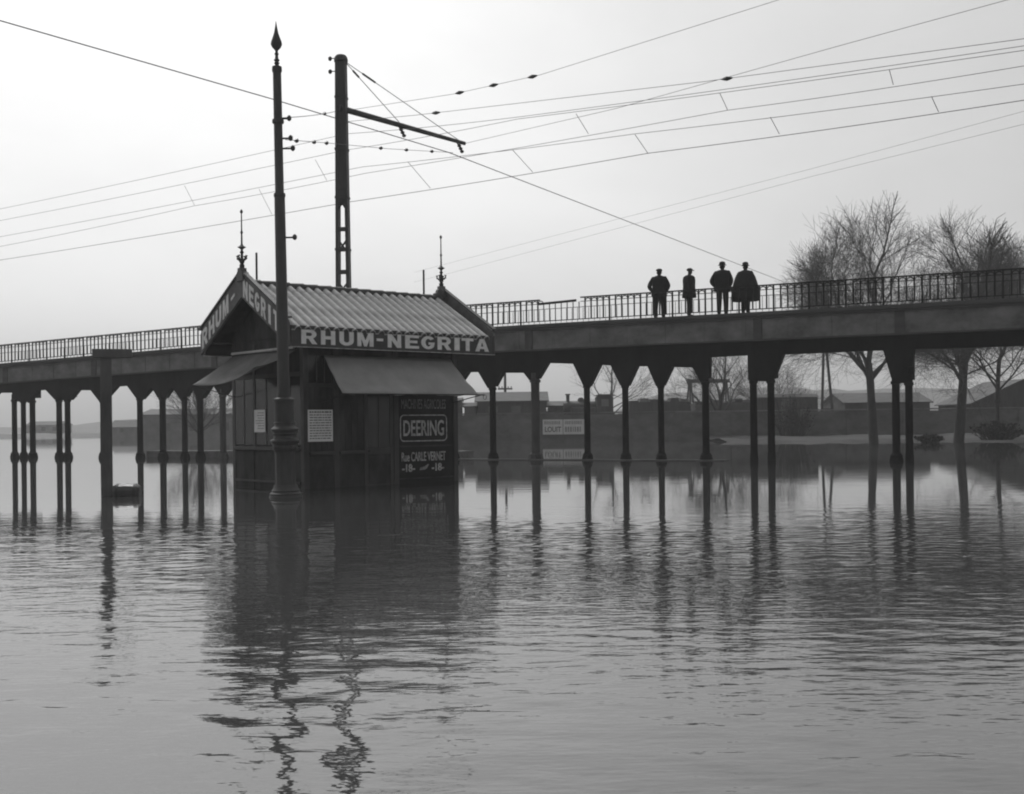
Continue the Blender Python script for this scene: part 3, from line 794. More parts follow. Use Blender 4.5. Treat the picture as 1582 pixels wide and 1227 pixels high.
# ------------------------------------------------------------------ people on the viaduct
def on_bridge(u, y):
    c, s_ = math.cos(BANG), math.sin(BANG)
    return (BA[0] + c * u - s_ * y, BA[1] + s_ * u + c * y, dz(u) - .02)
def person(u, y, heading, height, label, arms, jacket, hat, lean=0.0, feet=.10, wide=1.0, deep=.72):
    V = [((0, 0, .95), .13), ((0, 0, 1.12), .125), ((0, 0, 1.33), .15), ((0, 0, 1.46), .075), ((0, .015, 1.52), .052), ((0, .03, 1.59), .078), ((0, .03, 1.68), .082), ((0, .03, 1.73), .05)]
    E_ = [(i, i + 1) for i in range(7)]
    V.append(((0, .118, 1.60), .018)); E_.append((5, 8))                      # nose
    for s_ in (-1, 1):
        V.append(((s_ * .085, .02, 1.61), .02)); E_.append((5, len(V) - 1))   # ears
    for s_, (el, wr, hd) in zip((-1, 1), arms):
        b0 = len(V)
        V += [((s_ * .18 * wide, 0, 1.395), .088), (el, .078), (wr, .055), (hd, .042)]
        E_ += [(2, b0), (b0, b0 + 1), (b0 + 1, b0 + 2), (b0 + 2, b0 + 3)]
        for q in range(4):                                                       # fingers, curled down
            V.append(((hd[0] + (q - 1.5) * .018, hd[1] + .02, hd[2] - .07 + .004 * abs(q - 1)), .010)); E_.append((b0 + 3, len(V) - 1))
        V.append(((hd[0] - s_ * .035, hd[1] + .03, hd[2] - .03), .011)); E_.append((b0 + 3, len(V) - 1))
    for s_ in (-1, 1):
        b0 = len(V)
        V += [((s_ * .085, 0, .88), .115), ((s_ * (feet * .95), .015, .49), .088), ((s_ * feet, -.01, .12), .072), ((s_ * feet, -.01, .06), .05), ((s_ * (feet + .015), .13, .04), .042)]
        E_ += [(0, b0), (b0, b0 + 1), (b0 + 1, b0 + 2), (b0 + 2, b0 + 3), (b0 + 3, b0 + 4)]
    k = height / 1.80
    V = [((v[0] * 1.18, v[1], v[2]), r * (1.12 if v[2] < 1.5 else 1.0)) for v, r in V]
    jacket = [(r * 1.2, z) for r, z in jacket]
    me_ = bpy.data.meshes.new('person')
    me_.from_pydata([tuple(c * k for c in v) for v, _ in V], E_, [])
    o = obj('person', me_, M['cloth2'])
    sk = o.modifiers.new('skin', 'SKIN'); sk.use_smooth_shade = True
    for i, (_, r) in enumerate(V):
        me_.skin_vertices[0].data[i].radius = (r * k, r * k)
        me_.skin_vertices[0].data[i].use_root = (i == 0)
    sb = o.modifiers.new('sub', 'SUBSURF'); sb.levels = 1; sb.render_levels = 1
    o.location = on_bridge(u, y)
    o.rotation_euler = (lean, 0, BANG + heading)
    tag(o, label, 'person', 'men standing on the viaduct')
    mb = MB()
    mb.lathe([(r * k, z * k) for r, z in jacket], 16, (0, 0, 0), 1.0, deep, caps=False)
    j = mb.build('jacket', M['cloth'], o, smooth=70)
    sl = j.modifiers.new('solid', 'SOLIDIFY'); sl.thickness = .015
    if hat == 'cap':
        h = MB().lathe([(.095, 0), (.108, .02), (.112, .045), (.09, .075), (.045, .095), (.005, .1)], 14, (0, .025 * k, 1.655 * k), k, k)
        h.add([(-.08 * k, .10 * k, 1.675 * k), (.08 * k, .10 * k, 1.675 * k), (.06 * k, .185 * k, 1.655 * k), (-.06 * k, .185 * k, 1.655 * k), (-.08 * k, .10 * k, 1.69 * k), (.08 * k, .10 * k, 1.69 * k), (.06 * k, .185 * k, 1.665 * k), (-.06 * k, .185 * k, 1.665 * k)],
              [(0, 1, 2, 3), (4, 5, 6, 7), (0, 1, 5, 4), (1, 2, 6, 5), (2, 3, 7, 6), (3, 0, 4, 7)])
    else:
        h = MB().lathe([(.13, .0), (.142, .006), (.135, .016), (.102, .016), (.104, .07), (.09, .11), (.05, .135), (.004, .14)], 16, (0, .025 * k, 1.655 * k), k, k)
    h.build('hat', M['felt'], o, smooth=50)
    return o
pock = lambda s_, e: ((s_ * e * .9, -.06, 1.12), (s_ * .2, .05, .96), (s_ * .17, .08, .92))
hang = lambda s_: ((s_ * .22, -.02, 1.14), (s_ * .21, .03, .92), (s_ * .2, .05, .85))
jk = [(.085, 1.50), (.15, 1.47), (.205, 1.42), (.225, 1.32), (.21, 1.15), (.20, 1.02), (.225, .88), (.235, .80)]
person(33.77, .42, .1, 1.87, 'man in flat cap and short jacket, hands in pockets, elbows out', (pock(-1, .335), pock(1, .335)), jk, 'cap', feet=.12)
person(34.89, .42, -1.15, 1.80, 'slim man in cap standing side-on in a dark coat', (hang(-1), hang(1)), [(.085, 1.50), (.14, 1.47), (.185, 1.42), (.2, 1.3), (.19, 1.12), (.2, .95), (.22, .78), (.225, .70)], 'cap', feet=.07, deep=.95)
person(36.10, .42, .05, 1.92, 'tall man in round brimmed hat and jacket, one elbow out', (pock(-1, .34), pock(1, .30)), [(r * 1.08, z) for r, z in jk], 'bowler', feet=.10)
person(36.92, .42, -.1, 1.84, 'stout man in round hat wrapped in a wide dark cape', (hang(-1), hang(1)), [(.085, 1.50), (.16, 1.47), (.235, 1.41), (.30, 1.25), (.355, 1.05), (.40, .82), (.42, .60), (.41, .45)], 'bowler', feet=.07)

# ------------------------------------------------------------------ kiosk
kio = thing('kiosk', 'dark wooden flooded kiosk with tiled roof, sign boards and canvas awnings', 'kiosk', (-4.779, 24.7, 0), R(42.204))
RL, RD = 5.86, 3.94                     # roof length and depth
WX0, WX1, WY0, WY1 = .57, 4.98, .35, 3.55
ZE, ZR = 3.10, 4.64
# walls: boards
def boards_front(x0, x1, z0, z1, y, w, mt, vertical=True):
    n_ = max(1, round(((x1 - x0) if vertical else (z1 - z0)) / w))
    for i in range(n_):
        if vertical:
            a_, b_ = x0 + (x1 - x0) * i / n_, x0 + (x1 - x0) * (i + 1) / n_
            MB().box(a_ + .004, b_ - .004, y, y + .03, z0, z1).build('board', mt, kio)
        else:
            a_, b_ = z0 + (z1 - z0) * i / n_, z0 + (z1 - z0) * (i + 1) / n_
            MB().box(x0, x1, y, y + .03, a_ + .004, b_ - .004).build('board', mt, kio)
MB().box(WX0 + .06, WX1 - .06, WY0 + .06, WY1 - .02, -.8, 3.4).build('wall', M['wood'], kio)
MB().box(WX0 + .03, WX0 + .055, WY0 + .06, WY1, -.8, 3.4).build('wall', M['wood'], kio)
# corner and intermediate posts
for x, y in ((WX0, WY0), (WX1 - .14, WY0), (WX0, WY1 - .14), (WX1 - .14, WY1 - .14), (3.03, WY0), (1.36, WY0)):
    MB().box(x, x + .14, y, y + .14, -.8, 3.38).build('post', M['wood2'], kio, bevel=.012)
for y in (1.35, 2.45):
    MB().box(WX0 - .005, WX0 + .06, y, y + .11, .9, 3.3).build('post', M['wood2'], kio, bevel=.01)
# front: left bay with notice, counter bay, door bay, painted panel bay
boards_front(.715, 1.355, -.6, .74, WY0 + .02, .16, M['wood'], False)
boards_front(.715, 1.355, .82, 2.25, WY0 + .02, .16, M['wood'])
boards_front(1.505, 2.18, -.6, .74, WY0 + .02, .16, M['wood'], False)
boards_front(1.505, 2.18, .82, 2.25, WY0 + .025, .17, M['wood'])
for x0, x1, nm in ((.70, 1.36, 'dado_rail'), (1.50, 2.19, 'dado_rail')):
    MB().box(x0, x1, WY0 - .05, WY0 + .05, .745, .815).build(nm, M['wood2'], kio, bevel=.01)
MB().box(.70, 2.19, WY0 - .01, WY0 + .05, 2.26, 2.34).build('transom', M['wood2'], kio)
for x0, x1 in ((.72, 1.34), (1.52, 2.17)):
    f = MB().box(x0, x1, WY0 + .03, WY0 + .045, 2.35, 2.95).build('fanlight', M['glass'], kio)
    for q in (1, 2):
        xx = x0 + (x1 - x0) * q / 3
        MB().box(xx - .012, xx + .012, WY0 + .015, WY0 + .03, 2.35, 2.95).build('glazing_bar', M['wood2'], f)
# door
dr = MB().box(2.2, 3.02, WY0 + .045, WY0 + .075, -.75, 2.25).build('door', M['wood'], kio)
for x0, x1, z0, z1 in ((2.2, 2.29, -.75, 2.25), (2.93, 3.02, -.75, 2.25), (2.292, 2.928, 2.14, 2.25), (2.292, 2.928, .72, .86), (2.292, 2.928, -.75, .02)):
    MB().box(x0, x1, WY0 + .015, WY0 + .0445, z0, z1).build('door_rail', M['wood2'], dr, bevel=.006)
for x0, x1 in ((2.30, 2.60), (2.62, 2.92)):
    MB().box(x0, x1, WY0 + .03, WY0 + .044, .87, 2.13).build('pane', M['glass'], dr)
MB().box(2.60, 2.62, WY0 + .02, WY0 + .044, .87, 2.13).build('glazing_bar', M['wood2'], dr)
MB().box(2.34, 2.88, WY0 + .03, WY0 + .044, .08, .66).build('door_panel', M['wood'], dr, bevel=.01)
MB().lathe([(.012, 0), (.028, .02), (.028, .04), (.01, .055)], 10).build('door_handle', M['iron'], dr).matrix_local = Matrix.Translation((2.34 - .03, WY0 + .015, .8)) @ Matrix.Rotation(R(90), 4, 'X')
# painted panel
pn = MB().box(3.175, 4.835, WY0 + .02, WY0 + .05, -.7, 2.3).build('painted_panel', M['panel'], kio)
for z0, z1 in ((.10, .13), (.86, .90), (2.2, 2.24)):
    MB().box(3.175, 4.835, WY0 + .002, WY0 + .018, z0, z1).build('moulding', M['wood'], pn)
yp = WY0 + .0175
print_xz('MACHINES AGRICOLES', 3.26, 4.60, 1.77, 2.0, yp, M['letter_worn'], pn, 'lettering', .0)
print_xz('DEERING', 3.31, 4.54, 1.12, 1.50, yp, M['letter_old'], pn, 'lettering', .015)
print_xz('Rue CARLE VERNET', 3.25, 4.58, .52, .74, yp, M['letter_old'], pn, 'lettering', .01)
print_xz('-18-', 3.26, 3.64, .27, .46, yp, M['letter_old'], pn, 'lettering', .03)
print_xz('-18-', 4.15, 4.53, .27, .46, yp, M['letter_old'], pn, 'lettering', .03)
hand = [(3.78, .30), (3.95, .31), (4.0, .34), (4.07, .44), (4.03, .44), (3.96, .40), (3.90, .38), (3.80, .37)]
MB().prism_y(hand, yp - .006, yp).build('painted_hand', M['letter_worn'], pn)
# rounded border round DEERING
def rrect(x0, x1, z0, z1, r, n_=6):
    out = []
    for cx, cz, a0 in ((x1 - r, z1 - r, 0), (x0 + r, z1 - r, 90), (x0 + r, z0 + r, 180), (x1 - r, z0 + r, 270)):
        for i in range(n_ + 1):
            a = R(a0 + 90 * i / n_); out.append((cx + r * math.cos(a), cz + r * math.sin(a)))
    return out
oa, ia = rrect(3.215, 4.635, .99, 1.63, .11), rrect(3.24, 4.61, 1.015, 1.605, .09)
kk = len(oa)
MB().add([(x, yp - .005, z) for x, z in oa] + [(x, yp - .005, z) for x, z in ia] + [(x, yp, z) for x, z in oa] + [(x, yp, z) for x, z in ia],
         [(i, (i + 1) % kk, (i + 1) % kk + kk, i + kk) for i in range(kk)] + [(i, (i + 1) % kk, (i + 1) % kk + 2 * kk, i + 2 * kk) for i in range(kk)]).build('painted_border', M['letter_old'], pn)
# side wall (gable end)
for y0, y1 in ((WY0 + .15, 1.345), (1.465, 2.445), (2.565, WY1 - .145)):
    w_ = MB().box(WX0 + .012, WX0 + .028, y0, y1, .97, 2.5).build('window', M['glass'], kio)
    MB().box(WX0 + .002, WX0 + .011, (y0 + y1) / 2 - .02, (y0 + y1) / 2 + .02, .97, 2.5).build('glazing_bar', M['wood2'], w_)
    MB().box(WX0 + .0, WX0 + .05, y0, y1, 2.505, 2.6).build('transom', M['wood2'], kio)
    for q in range(5):
        MB().box(WX0 + .01, WX0 + .028, y0, y1, -.6 + q * .285, -.6 + q * .285 + .277).build('board', M['wood'], kio)
MB().box(WX0 - .06, WX0 + .05, WY0 + .142, WY1 - .142, .84, .92).build('sill', M['wood2'], kio, bevel=.01)
MB().box(WX0 - .03, WX0 + .009, WY0 + .142, WY1 - .142, .10, .15).build('moulding', M['wood2'], kio)
# notices
def notice(m_, ax, label):
    nb = m_.build('paper_notice', M['paper'], kio)
    nb['label'] = label
    return nb
nb = notice(MB().box(.66, 1.31, WY0 - .032, WY0 - .022, 1.04, 1.75), 'x', 'large white printed notice')
ib = MB(); rg = random.Random(4)
for i in range(11):
    z = 1.68 - i * .058
    x = .70
    while x < 1.26:
        k = rg.uniform(.03, .11); k = min(k, 1.27 - x)
        ib.box(x, x + k, WY0 - .0345, WY0 - .0323, z, z + (.022 if i else .035)); x += k + .018
ib.build('print', M['ink'], nb)
MB().box(.70, 1.30, WY0 - .02, WY0 + .018, 1.1, 1.7).build('notice_backing', M['wood'], kio)
nb = notice(MB().box(WX0 - .02, WX0 - .012, 1.97, 2.47, 1.26, 1.78), 'y', 'small pale notice on the gable side')
ib = MB()
for i in range(7):
    ib.box(WX0 - .0215, WX0 - .0203, 2.02, 2.42 - rg.uniform(0, .12), 1.70 - i * .06, 1.715 - i * .06)
ib.build('print', M['letter_worn'], nb)
# gable walls and soffit
for x0 in (WX0, WX1 - .05):
    MB().prism_x([(.2, 3.4), (RD - .2, 3.4), (RD / 2, ZR - .13)], x0, x0 + .05).build('gable_wall', M['wood'], kio)
for y0, y1 in ((.03, WY0 + .1), (WY1 - .1, RD - .03)):
    MB().box(.06, RL - .06, y0, y1, 3.385, 3.415).build('soffit', M['wood'], kio)
# roof: deck slabs and tile rows
sl_ang = math.atan2(ZR - 3.50, RD / 2)
sl_len = math.hypot(ZR - 3.50, RD / 2)
for s_ in (0, 1):
    poly = [(0.02, 3.44), (RD / 2, ZR - .06), (RD / 2, ZR - .12), (0.02, 3.41)]
    if s_: poly = [(RD - y, z) for y, z in poly]
    MB().prism_x(poly, .04, RL - .04).build('roof_deck', M['wood'], kio)
TW = .245
row = MB()
ncourse = 7
sec = [(0, .0), (.08, .0), (.09, .028), (.11, .062), (.15, .082), (.185, .078), (.215, .056), (.237, .02), (.243, .0)]
for c in range(ncourse):
    s0, s1 = sl_len * c / ncourse, sl_len * (c + 1) / ncourse + .02
    lift0, lift1 = .009, .004
    ns = len(sec)
    vv = [(x, s0, z + lift0) for x, z in sec] + [(x, s1, z + lift1) for x, z in sec] + [(x, s0, z + lift0 - .025) for x, z in sec]
    ff = [(i, i + 1, i + 1 + ns, i + ns) for i in range(ns - 1)] + [(i + 2 * ns, i + 1 + 2 * ns, i + 1, i) for i in range(ns - 1)]
    row.add(vv, ff)
rme = row.mesh('tile_row', 50)
nrow = int((RL - .10) / TW)
for s_ in (0, 1):
    for i in range(nrow):
        o = obj('tile_row', rme, M['tile'], kio)
        xx = .06 + i * TW
        jit = random.uniform(-.006, .006)
        if s_ == 0:
            o.matrix_local = Matrix.Translation((xx, -.03, 3.475 + jit)) @ Matrix.Rotation(sl_ang, 4, 'X')
        else:
            o.matrix_local = Matrix.Translation((xx + TW, RD + .03, 3.475 + jit)) @ Matrix.Rotation(math.pi, 4, 'Z') @ Matrix.Rotation(sl_ang, 4, 'X')
for i in range(15):
    x0 = .05 + i * (RL - .1) / 15
    MB().tube([(x0, RD / 2, ZR + .025), (x0 + (RL - .1) / 15 + .02, RD / 2, ZR + .035)], [.085, .095], 10).build('ridge_tile', M['wood2'], kio, smooth=50)
# gable boards
for x0, x1 in ((-.03, .03), (RL - .03, RL + .03)):
    for s_ in (0, 1):
        poly = [(-.02, 3.12), (RD / 2 - .003, 4.34), (RD / 2 - .003, 4.92), (.06, 3.72), (-.02, 3.60)]
        if s_: poly = [(RD - y, z) for y, z in poly]
        MB().prism_x(poly, x0, x1).build('gable_board', M['gableboard'], kio)
        poly = [(-.05, 3.71), (RD / 2 - .003, 4.925), (RD / 2 - .003, 4.97), (-.05, 3.755)]
        if s_: poly = [(RD - y, z) for y, z in poly]
        MB().prism_x(poly, x0 - .03, x1 + .03).build('gable_capping', M['wood2'], kio)
# fascia signs
for y0, y1 in ((-.02, .03), (RD - .03, RD + .02)):
    sg = MB().box(.06, RL - .035, y0, y1, ZE + .015, 3.545).build('sign_board', M['signboard'], kio)
    for z0, z1, mm in ((ZE, ZE + .014, M['letter_old']), (3.546, 3.57, M['wood2'])):
        MB().box(.04, RL + .02, y0 - .012, y1, z0, z1).build('sign_moulding', mm, sg)
    MB().box(RL - .034, RL + .0, y0 - .012, y1, ZE + .015, 3.545).build('sign_moulding', M['wood2'], sg)
    if y0 < 1:
        for ch, xa, xb in (('R', .30, .70), ('H', .80, 1.17), ('U', 1.28, 1.66), ('M', 1.76, 2.20), ('-', 2.29, 2.47), ('N', 2.60, 2.98), ('E', 3.10, 3.50), ('G', 3.57, 3.99), ('R', 4.06, 4.48), ('I', 4.58, 4.74), ('T', 4.81, 5.18), ('A', 5.24, 5.68)):
            z0, z1 = (3.31, 3.37) if ch == '-' else (3.175, 3.485)
            block_letter(ch, xa, xb, z0, z1, lambda a_, b_, c_: (a_, y0 - .007 - c_, b_), M['letter'], sg)
# lettering on the gable board (reads from outside, letters sheared along the slope)
def gable_letter(ch, yc, wy):
    slope = (4.92 - 3.72) / (RD / 2)
    zt = lambda y: 3.72 + slope * (y if y < RD / 2 else RD - y)
    z0, z1 = (-.36, -.29) if ch == '-' else (-.52, -.10)
    block_letter(ch, -wy / 2, wy / 2, z0, z1, lambda a_, b_, c_: (-.037 + c_, yc - a_, zt(yc - a_) + b_), M['letter'], kio)
for i, ch in enumerate('RHUM-'):
    gable_letter(ch, 3.72 - i * .345, .27 if ch != '-' else .17)
for i, ch in enumerate('NEGRITA'):
    gable_letter(ch, 1.76 - i * .262, .09 if ch == 'I' else .20)
# crest blocks and finials
def finial(x):
    c = MB().prism_x([(RD / 2 - .16, 4.70), (RD / 2 + .16, 4.70), (RD / 2 + .14, 4.86), (RD / 2 + .08, 4.93), (RD / 2 + .07, 5.0), (RD / 2 - .07, 5.0), (RD / 2 - .08, 4.93), (RD / 2 - .14, 4.86)], x - .075, x + .075).build('crest', M['gableboard'], kio)
    sgn = 1 if x < 1 else -1
    MB().prism_y([(x + sgn * .08, 4.72), (x + sgn * .08, 4.93), (x + sgn * .14, 4.9), (x + sgn * .17, 4.82), (x + sgn * .24, 4.80), (x + sgn * .26, 4.72)], RD / 2 - .05, RD / 2 + .05).build('scroll', M['gableboard'], c)
    f = MB().lathe([(.055, 5.0), (.06, 5.06), (.04, 5.10), (.065, 5.15), (.035, 5.2), (.03, 5.30), (.03, 5.33), (.05, 5.36), (.03, 5.39), (.025, 5.42), (.045, 5.44), (.10, 5.475), (.045, 5.51), (.022, 5.54), (.018, 5.78), (.03, 5.80), (.032, 5.82), (.016, 5.85), (.013, 6.24), (.03, 6.26), (.035, 6.29), (.02, 6.32), (.004, 6.34)], 10, (x, RD / 2, 0)).build('finial', M['iron'], kio, smooth=40)
    for k in range(4):
        a = k * math.pi / 2 + .5
        pts = [Vector((x + math.cos(a) * r, RD / 2 + math.sin(a) * r, z)) for r, z in ((.02, 5.20), (.07, 5.18), (.12, 5.22), (.13, 5.27), (.10, 5.28))]
        MB().tube(pts, [.02, .02, .025, .028, .02], 6).build('leaf_scroll', M['iron'], f, smooth=50)
finial(0.0)
finial(RL - .06)
for x in (.63, 5.57):
    MB().tube([(x, 2.42, 4.3), (x, 2.42, 5.46)], .026, 8).build('vent_pipe', M['iron'], kio, smooth=50)

def awning(name, fn, nu, nv, mt, label, fringe=0):
    vv = [fn(i / nu, j / nv) for j in range(nv + 1) for i in range(nu + 1)]
    ff = [(j * (nu + 1) + i, j * (nu + 1) + i + 1, (j + 1) * (nu + 1) + i + 1, (j + 1) * (nu + 1) + i) for j in range(nv) for i in range(nu)]
    o = MB().add(vv, ff).build(name, mt, kio, smooth=60)
    md = o.modifiers.new('solid', 'SOLIDIFY'); md.thickness = .008
    o['label'] = label
    return o
def f_front(s_, t_):
    x = 1.10 + (4.74 - 1.10) * s_ + (-.23 * (1 - s_) - .02 * s_) * t_
    return (x, .33 - 1.08 * t_ , 2.97 - .89 * t_ - .035 * math.sin(math.pi * t_) + .016 * math.sin(s_ * 17 + t_ * 4) * t_ + .010 * math.sin(s_ * 41 + 2 * t_) * t_ + .010 * math.sin(t_ * 15 + 2.5 * s_))
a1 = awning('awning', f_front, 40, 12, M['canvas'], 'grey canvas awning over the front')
MB().tube([(.85, -.755, 2.075), (4.90, -.755, 2.085)], .014, 8).build('awning_bar', M['iron'], a1)
MB().tube([(4.78, -.74, 2.075), (4.80, .36, 1.92)], .012, 8).build('awning_arm', M['iron'], a1)
MB().tube([(.98, -.74, 2.065), (.98, .36, 1.92)], .012, 8).build('awning_arm', M['iron'], a1)
ring = [(4.90 + .0, -.76 + .0 + .06 * math.cos(q * math.pi / 6), 2.03 + .06 * math.sin(q * math.pi / 6)) for q in range(13)]
MB().tube(ring, .009, 6).build('ring', M['coping'], a1)
def f_side(s_, t_):
    y = .55 + (3.40 - .55) * s_
    drop = .72 - .30 * (1 - s_) ** 3
    return (.54 - 1.06 * t_, y + .04 * t_ * (s_ - .2), 3.10 - drop * t_ - .06 * math.sin(math.pi * t_) * (1 - .4 * s_) - .05 * math.sin(math.pi * s_) * t_)
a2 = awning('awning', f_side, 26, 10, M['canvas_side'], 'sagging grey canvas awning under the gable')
MB().tube([(.50, .6, 3.135), (.50, 3.40, 3.135)], .032, 8).build('canvas_roll', M['canvas_edge'], a2, smooth=50)
MB().tube([(-.53, 3.38, 2.375), (.56, 3.38, 2.1)], .012, 8).build('awning_arm', M['iron'], a2)

# ------------------------------------------------------------------ ornate tram pole
tp = thing('tram_pole', 'tall ornate iron pole with moulded base and spear finial before the kiosk', 'pole', (-4.46, 22.6, 0))
MB().lathe([(.33, -.8), (.33, .0), (.31, .05), (.32, .07), (.27, .11), (.28, .13), (.24, .18), (.225, .24)], 16, rot=.2).build('plinth', M['pole'], tp, smooth=30)
MB().lathe([(.205, .24), (.20, .30), (.20, .86), (.215, .92), (.24, .95), (.245, 1.0), (.235, 1.02), (.265, 1.06), (.285, 1.10), (.27, 1.13), (.225, 1.15), (.215, 1.21), (.24, 1.24), (.235, 1.27), (.265, 1.31), (.27, 1.34), (.235, 1.37), (.20, 1.40), (.195, 1.44), (.21, 1.46), (.195, 1.48)], 12, rot=.26).build('pedestal', M['pole'], tp, smooth=28)
MB().lathe([(.185, 1.48), (.195, 1.58), (.195, 1.70), (.185, 1.82), (.19, 1.86), (.205, 1.90), (.20, 1.93), (.135, 1.96), (.122, 2.1)], 16).build('collar', M['pole'], tp, smooth=35)
MB().lathe([(.120, 2.1), (.112, 4.0), (.105, 5.9), (.10, 5.92), (.088, 5.94), (.086, 6.7), (.083, 8.36)], 14).build('shaft', M['pole'], tp, smooth=35)
MB().lathe([(.095, 8.36), (.10, 8.40), (.095, 8.46), (.05, 8.48), (.035, 8.50), (.055, 8.53), (.035, 8.56), (.06, 8.59), (.035, 8.62), (.03, 8.69), (.045, 8.71), (.028, 8.74), (.03, 8.78), (.085, 8.84), (.112, 8.90), (.105, 8.95), (.075, 9.03), (.045, 9.12), (.022, 9.24), (.004, 9.36)], 14).build('finial', M['pole'], tp, smooth=40)
for z in (5.9, 7.35):
    MB().lathe([(.112, z), (.118, z + .03), (.112, z + .07)], 14).build('band', M['pole'], tp, smooth=40)
for z, ln in ((5.1, .2), (6.85, .2), (7.05, .16), (7.44, .14)):
    b_ = MB().bar((.08, 0, z), (.08 + ln, 0, z), .03).build('bracket', M['iron'], tp)
    MB().lathe([(.02, z - .05), (.045, z - .02), (.045, z + .03), (.02, z + .06)], 8, (.08 + ln, 0, 0)).build('insulator', M['insulator'], b_)

tp.rotation_euler = (0, R(-.55), 0)       # leans a little

# ------------------------------------------------------------------ lattice pole with bracket arm
lp = thing('lattice_pole', 'tall riveted lattice steel pole with long bracket arm behind the kiosk roof', 'pole', (-4.50, 31.0, 0), R(-6))
def half(z): return .235 - (.235 - .135) * max(0, z) / 11.4
for s_ in (-1, 1):
    vv = []
    MB().add([(s_ * (half(z) - (.085 if e else 0)), y, z) for z in (-.8, 11.2) for e, y in ((0, -.13), (1, -.13), (1, .13), (0, .13))],
             [(0, 1, 2, 3), (4, 5, 6, 7), (0, 1, 5, 4), (1, 2, 6, 5), (2, 3, 7, 6), (3, 0, 4, 7)]).build('channel', M['steel'], lp)
MB().add([(s_ * (half(z) - .088), y, z) for z in (7.35, 11.2) for s_, y in ((-1, -.11), (1, -.11), (1, .11), (-1, .11))],
         [(0, 1, 2, 3), (4, 5, 6, 7), (0, 1, 5, 4), (1, 2, 6, 5), (2, 3, 7, 6), (3, 0, 4, 7)]).build('web_plate', M['steel'], lp)
MB().lathe([(.19, 11.2), (.19, 11.25), (.17, 11.32), (.13, 11.37)], 14).build('cap', M['steel'], lp, smooth=40)
z = 0.3
while z < 7.2:
    w0, w1 = half(z) - .07, half(z + .45) - .07
    MB().bar((-w0, -.1, z), (w1, -.1, z + .3), .02, .05).build('lacing', M['steel'], lp)
    MB().bar((w0, .1, z), (-w1, .1, z + .3), .02, .05).build('lacing', M['steel'], lp)
    MB().box(-half(z) + .02, half(z) - .02, -.145, -.135, z + .55, z + .67).build('batten', M['steel'], lp)
    z += 1.15
for z in (4.6, 6.1, 7.5, 8.8, 10.2):
    MB().box(-half(z) - .012, half(z) + .012, -.142, .142, z, z + .06).build('band', M['steel'], lp)
lpi = Matrix.Rotation(R(6), 4, 'Z')
def lloc(P): return lpi @ (Vector(P) - Vector((-4.50, 31.0, 0)))
A0, A1 = Vector((-4.40, 31.05, 9.92)), Vector((-1.33, 34.7, 9.86))
arm = MB().tube([lloc(A0 - (A1 - A0) * .05), lloc(A1)], [.085, .055], 10).build('bracket_arm', M['steel'], lp, smooth=40)
for f in (.42, .93):
    q = A0.lerp(A1, f)
    MB().tube([lloc(q - Vector((0, 0, .05))), lloc(q + Vector((.12, .1, -.25)))], .02, 6).build('hanger', M['steel'], arm)
    for k in (.12, .2, .28):
        c = q + Vector((.12, .1, -.25)) * (k / .25)
        MB().lathe([(.02, -.05), (.06, -.02), (.06, .02), (.02, .05)], 8, lloc(c)).build('insulator', M['insulator'], arm)
top = Vector((-4.40, 30.95, 11.2))
for f in (.45, .98):
    q = A0.lerp(A1, f)
    st = MB().tube([lloc(top), lloc(q)], .011, 5).build('stay', M['wire'], lp)
    a_, b_ = top.lerp(q, .14), top.lerp(q, .24)
    MB().tube([lloc(a_), lloc(b_)], .028, 6).build('turnbuckle', M['insulator'], st)
for z in (11.3, 10.95):
    MB().bar((-.15, 0, z), (-.30, 0, z), .02).build('pin', M['steel'], lp)
    MB().lathe([(.03, -.06), (.055, -.02), (.05, .03), (.02, .06)], 8, (-.30, 0, z)).build('insulator', M['insulator'], lp)

# ------------------------------------------------------------------ overhead wires
def catenary(pts, sag=0.0, n_=14):
    out = []
    for a_, b_ in zip(pts[:-1], pts[1:]):
        for i in range(n_):
            t_ = i / n_; q = a_.lerp(b_, t_); q.z -= sag * 4 * t_ * (1 - t_); out.append(q)
    out.append(pts[-1])
    return out
def wire(label, pts, r=.010, sag=.0, group=None, beads=(), name='overhead_wire'):
    pts = [Vector(q) for q in pts]
    o = pts[0].copy()
    t = thing(name, label, 'wire', o, 0, group)
    path = [q - o for q in catenary(pts, sag)]
    MB().tube(path, r, 5).build('cable', M['wire'], t)
    for f in beads:
        k = f * (len(path) - 1); i = min(len(path) - 2, int(k)); c = path[i].lerp(path[i + 1], k - i); d = (path[i + 1] - path[i]).normalized()
        MB().tube([c - d * .14, c - d * .07, c, c + d * .07, c + d * .14], [.012, .035, .05, .035, .012], 7).build('insulator', M['insulator'], t)
    return t
dw = lambda x: F_PX / (42 + .0265 * x)           # depth of the pair of tracks' wires
def tr(pts): return [spot(x, y, dw(x)) for x, y in pts]
WR = {
 'w3': [(-260, 382), (0, 323), (535, 207), (800, 181), (1582, 71), (1900, 26)],
 'w4': [(-260, 394), (0, 341), (535, 232), (800, 184), (1582, 78), (1900, 34)],
 'w5': [(-260, 432), (0, 381), (301, 318), (564, 268), (1124, 170.5), (1582, 102), (1900, 56)],
 'w6': [(-260, 418), (0, 366), (560, 258), (981, 207), (1582, 130), (1900, 90)],
 'w7': [(-260, 444), (0, 402), (541, 312), (1001, 237), (1582, 155), (1900, 112)],
}
LAB = {'w3': 'uppermost messenger wire of the parallel tramway wires passing behind the lattice pole', 'w4': 'second messenger wire of the parallel tramway wires, carrying short droppers',
       'w5': 'upper contact wire hung on short droppers behind the lattice pole', 'w6': 'lower messenger wire carrying short droppers', 'w7': 'lowest contact wire hung on short droppers behind the poles'}
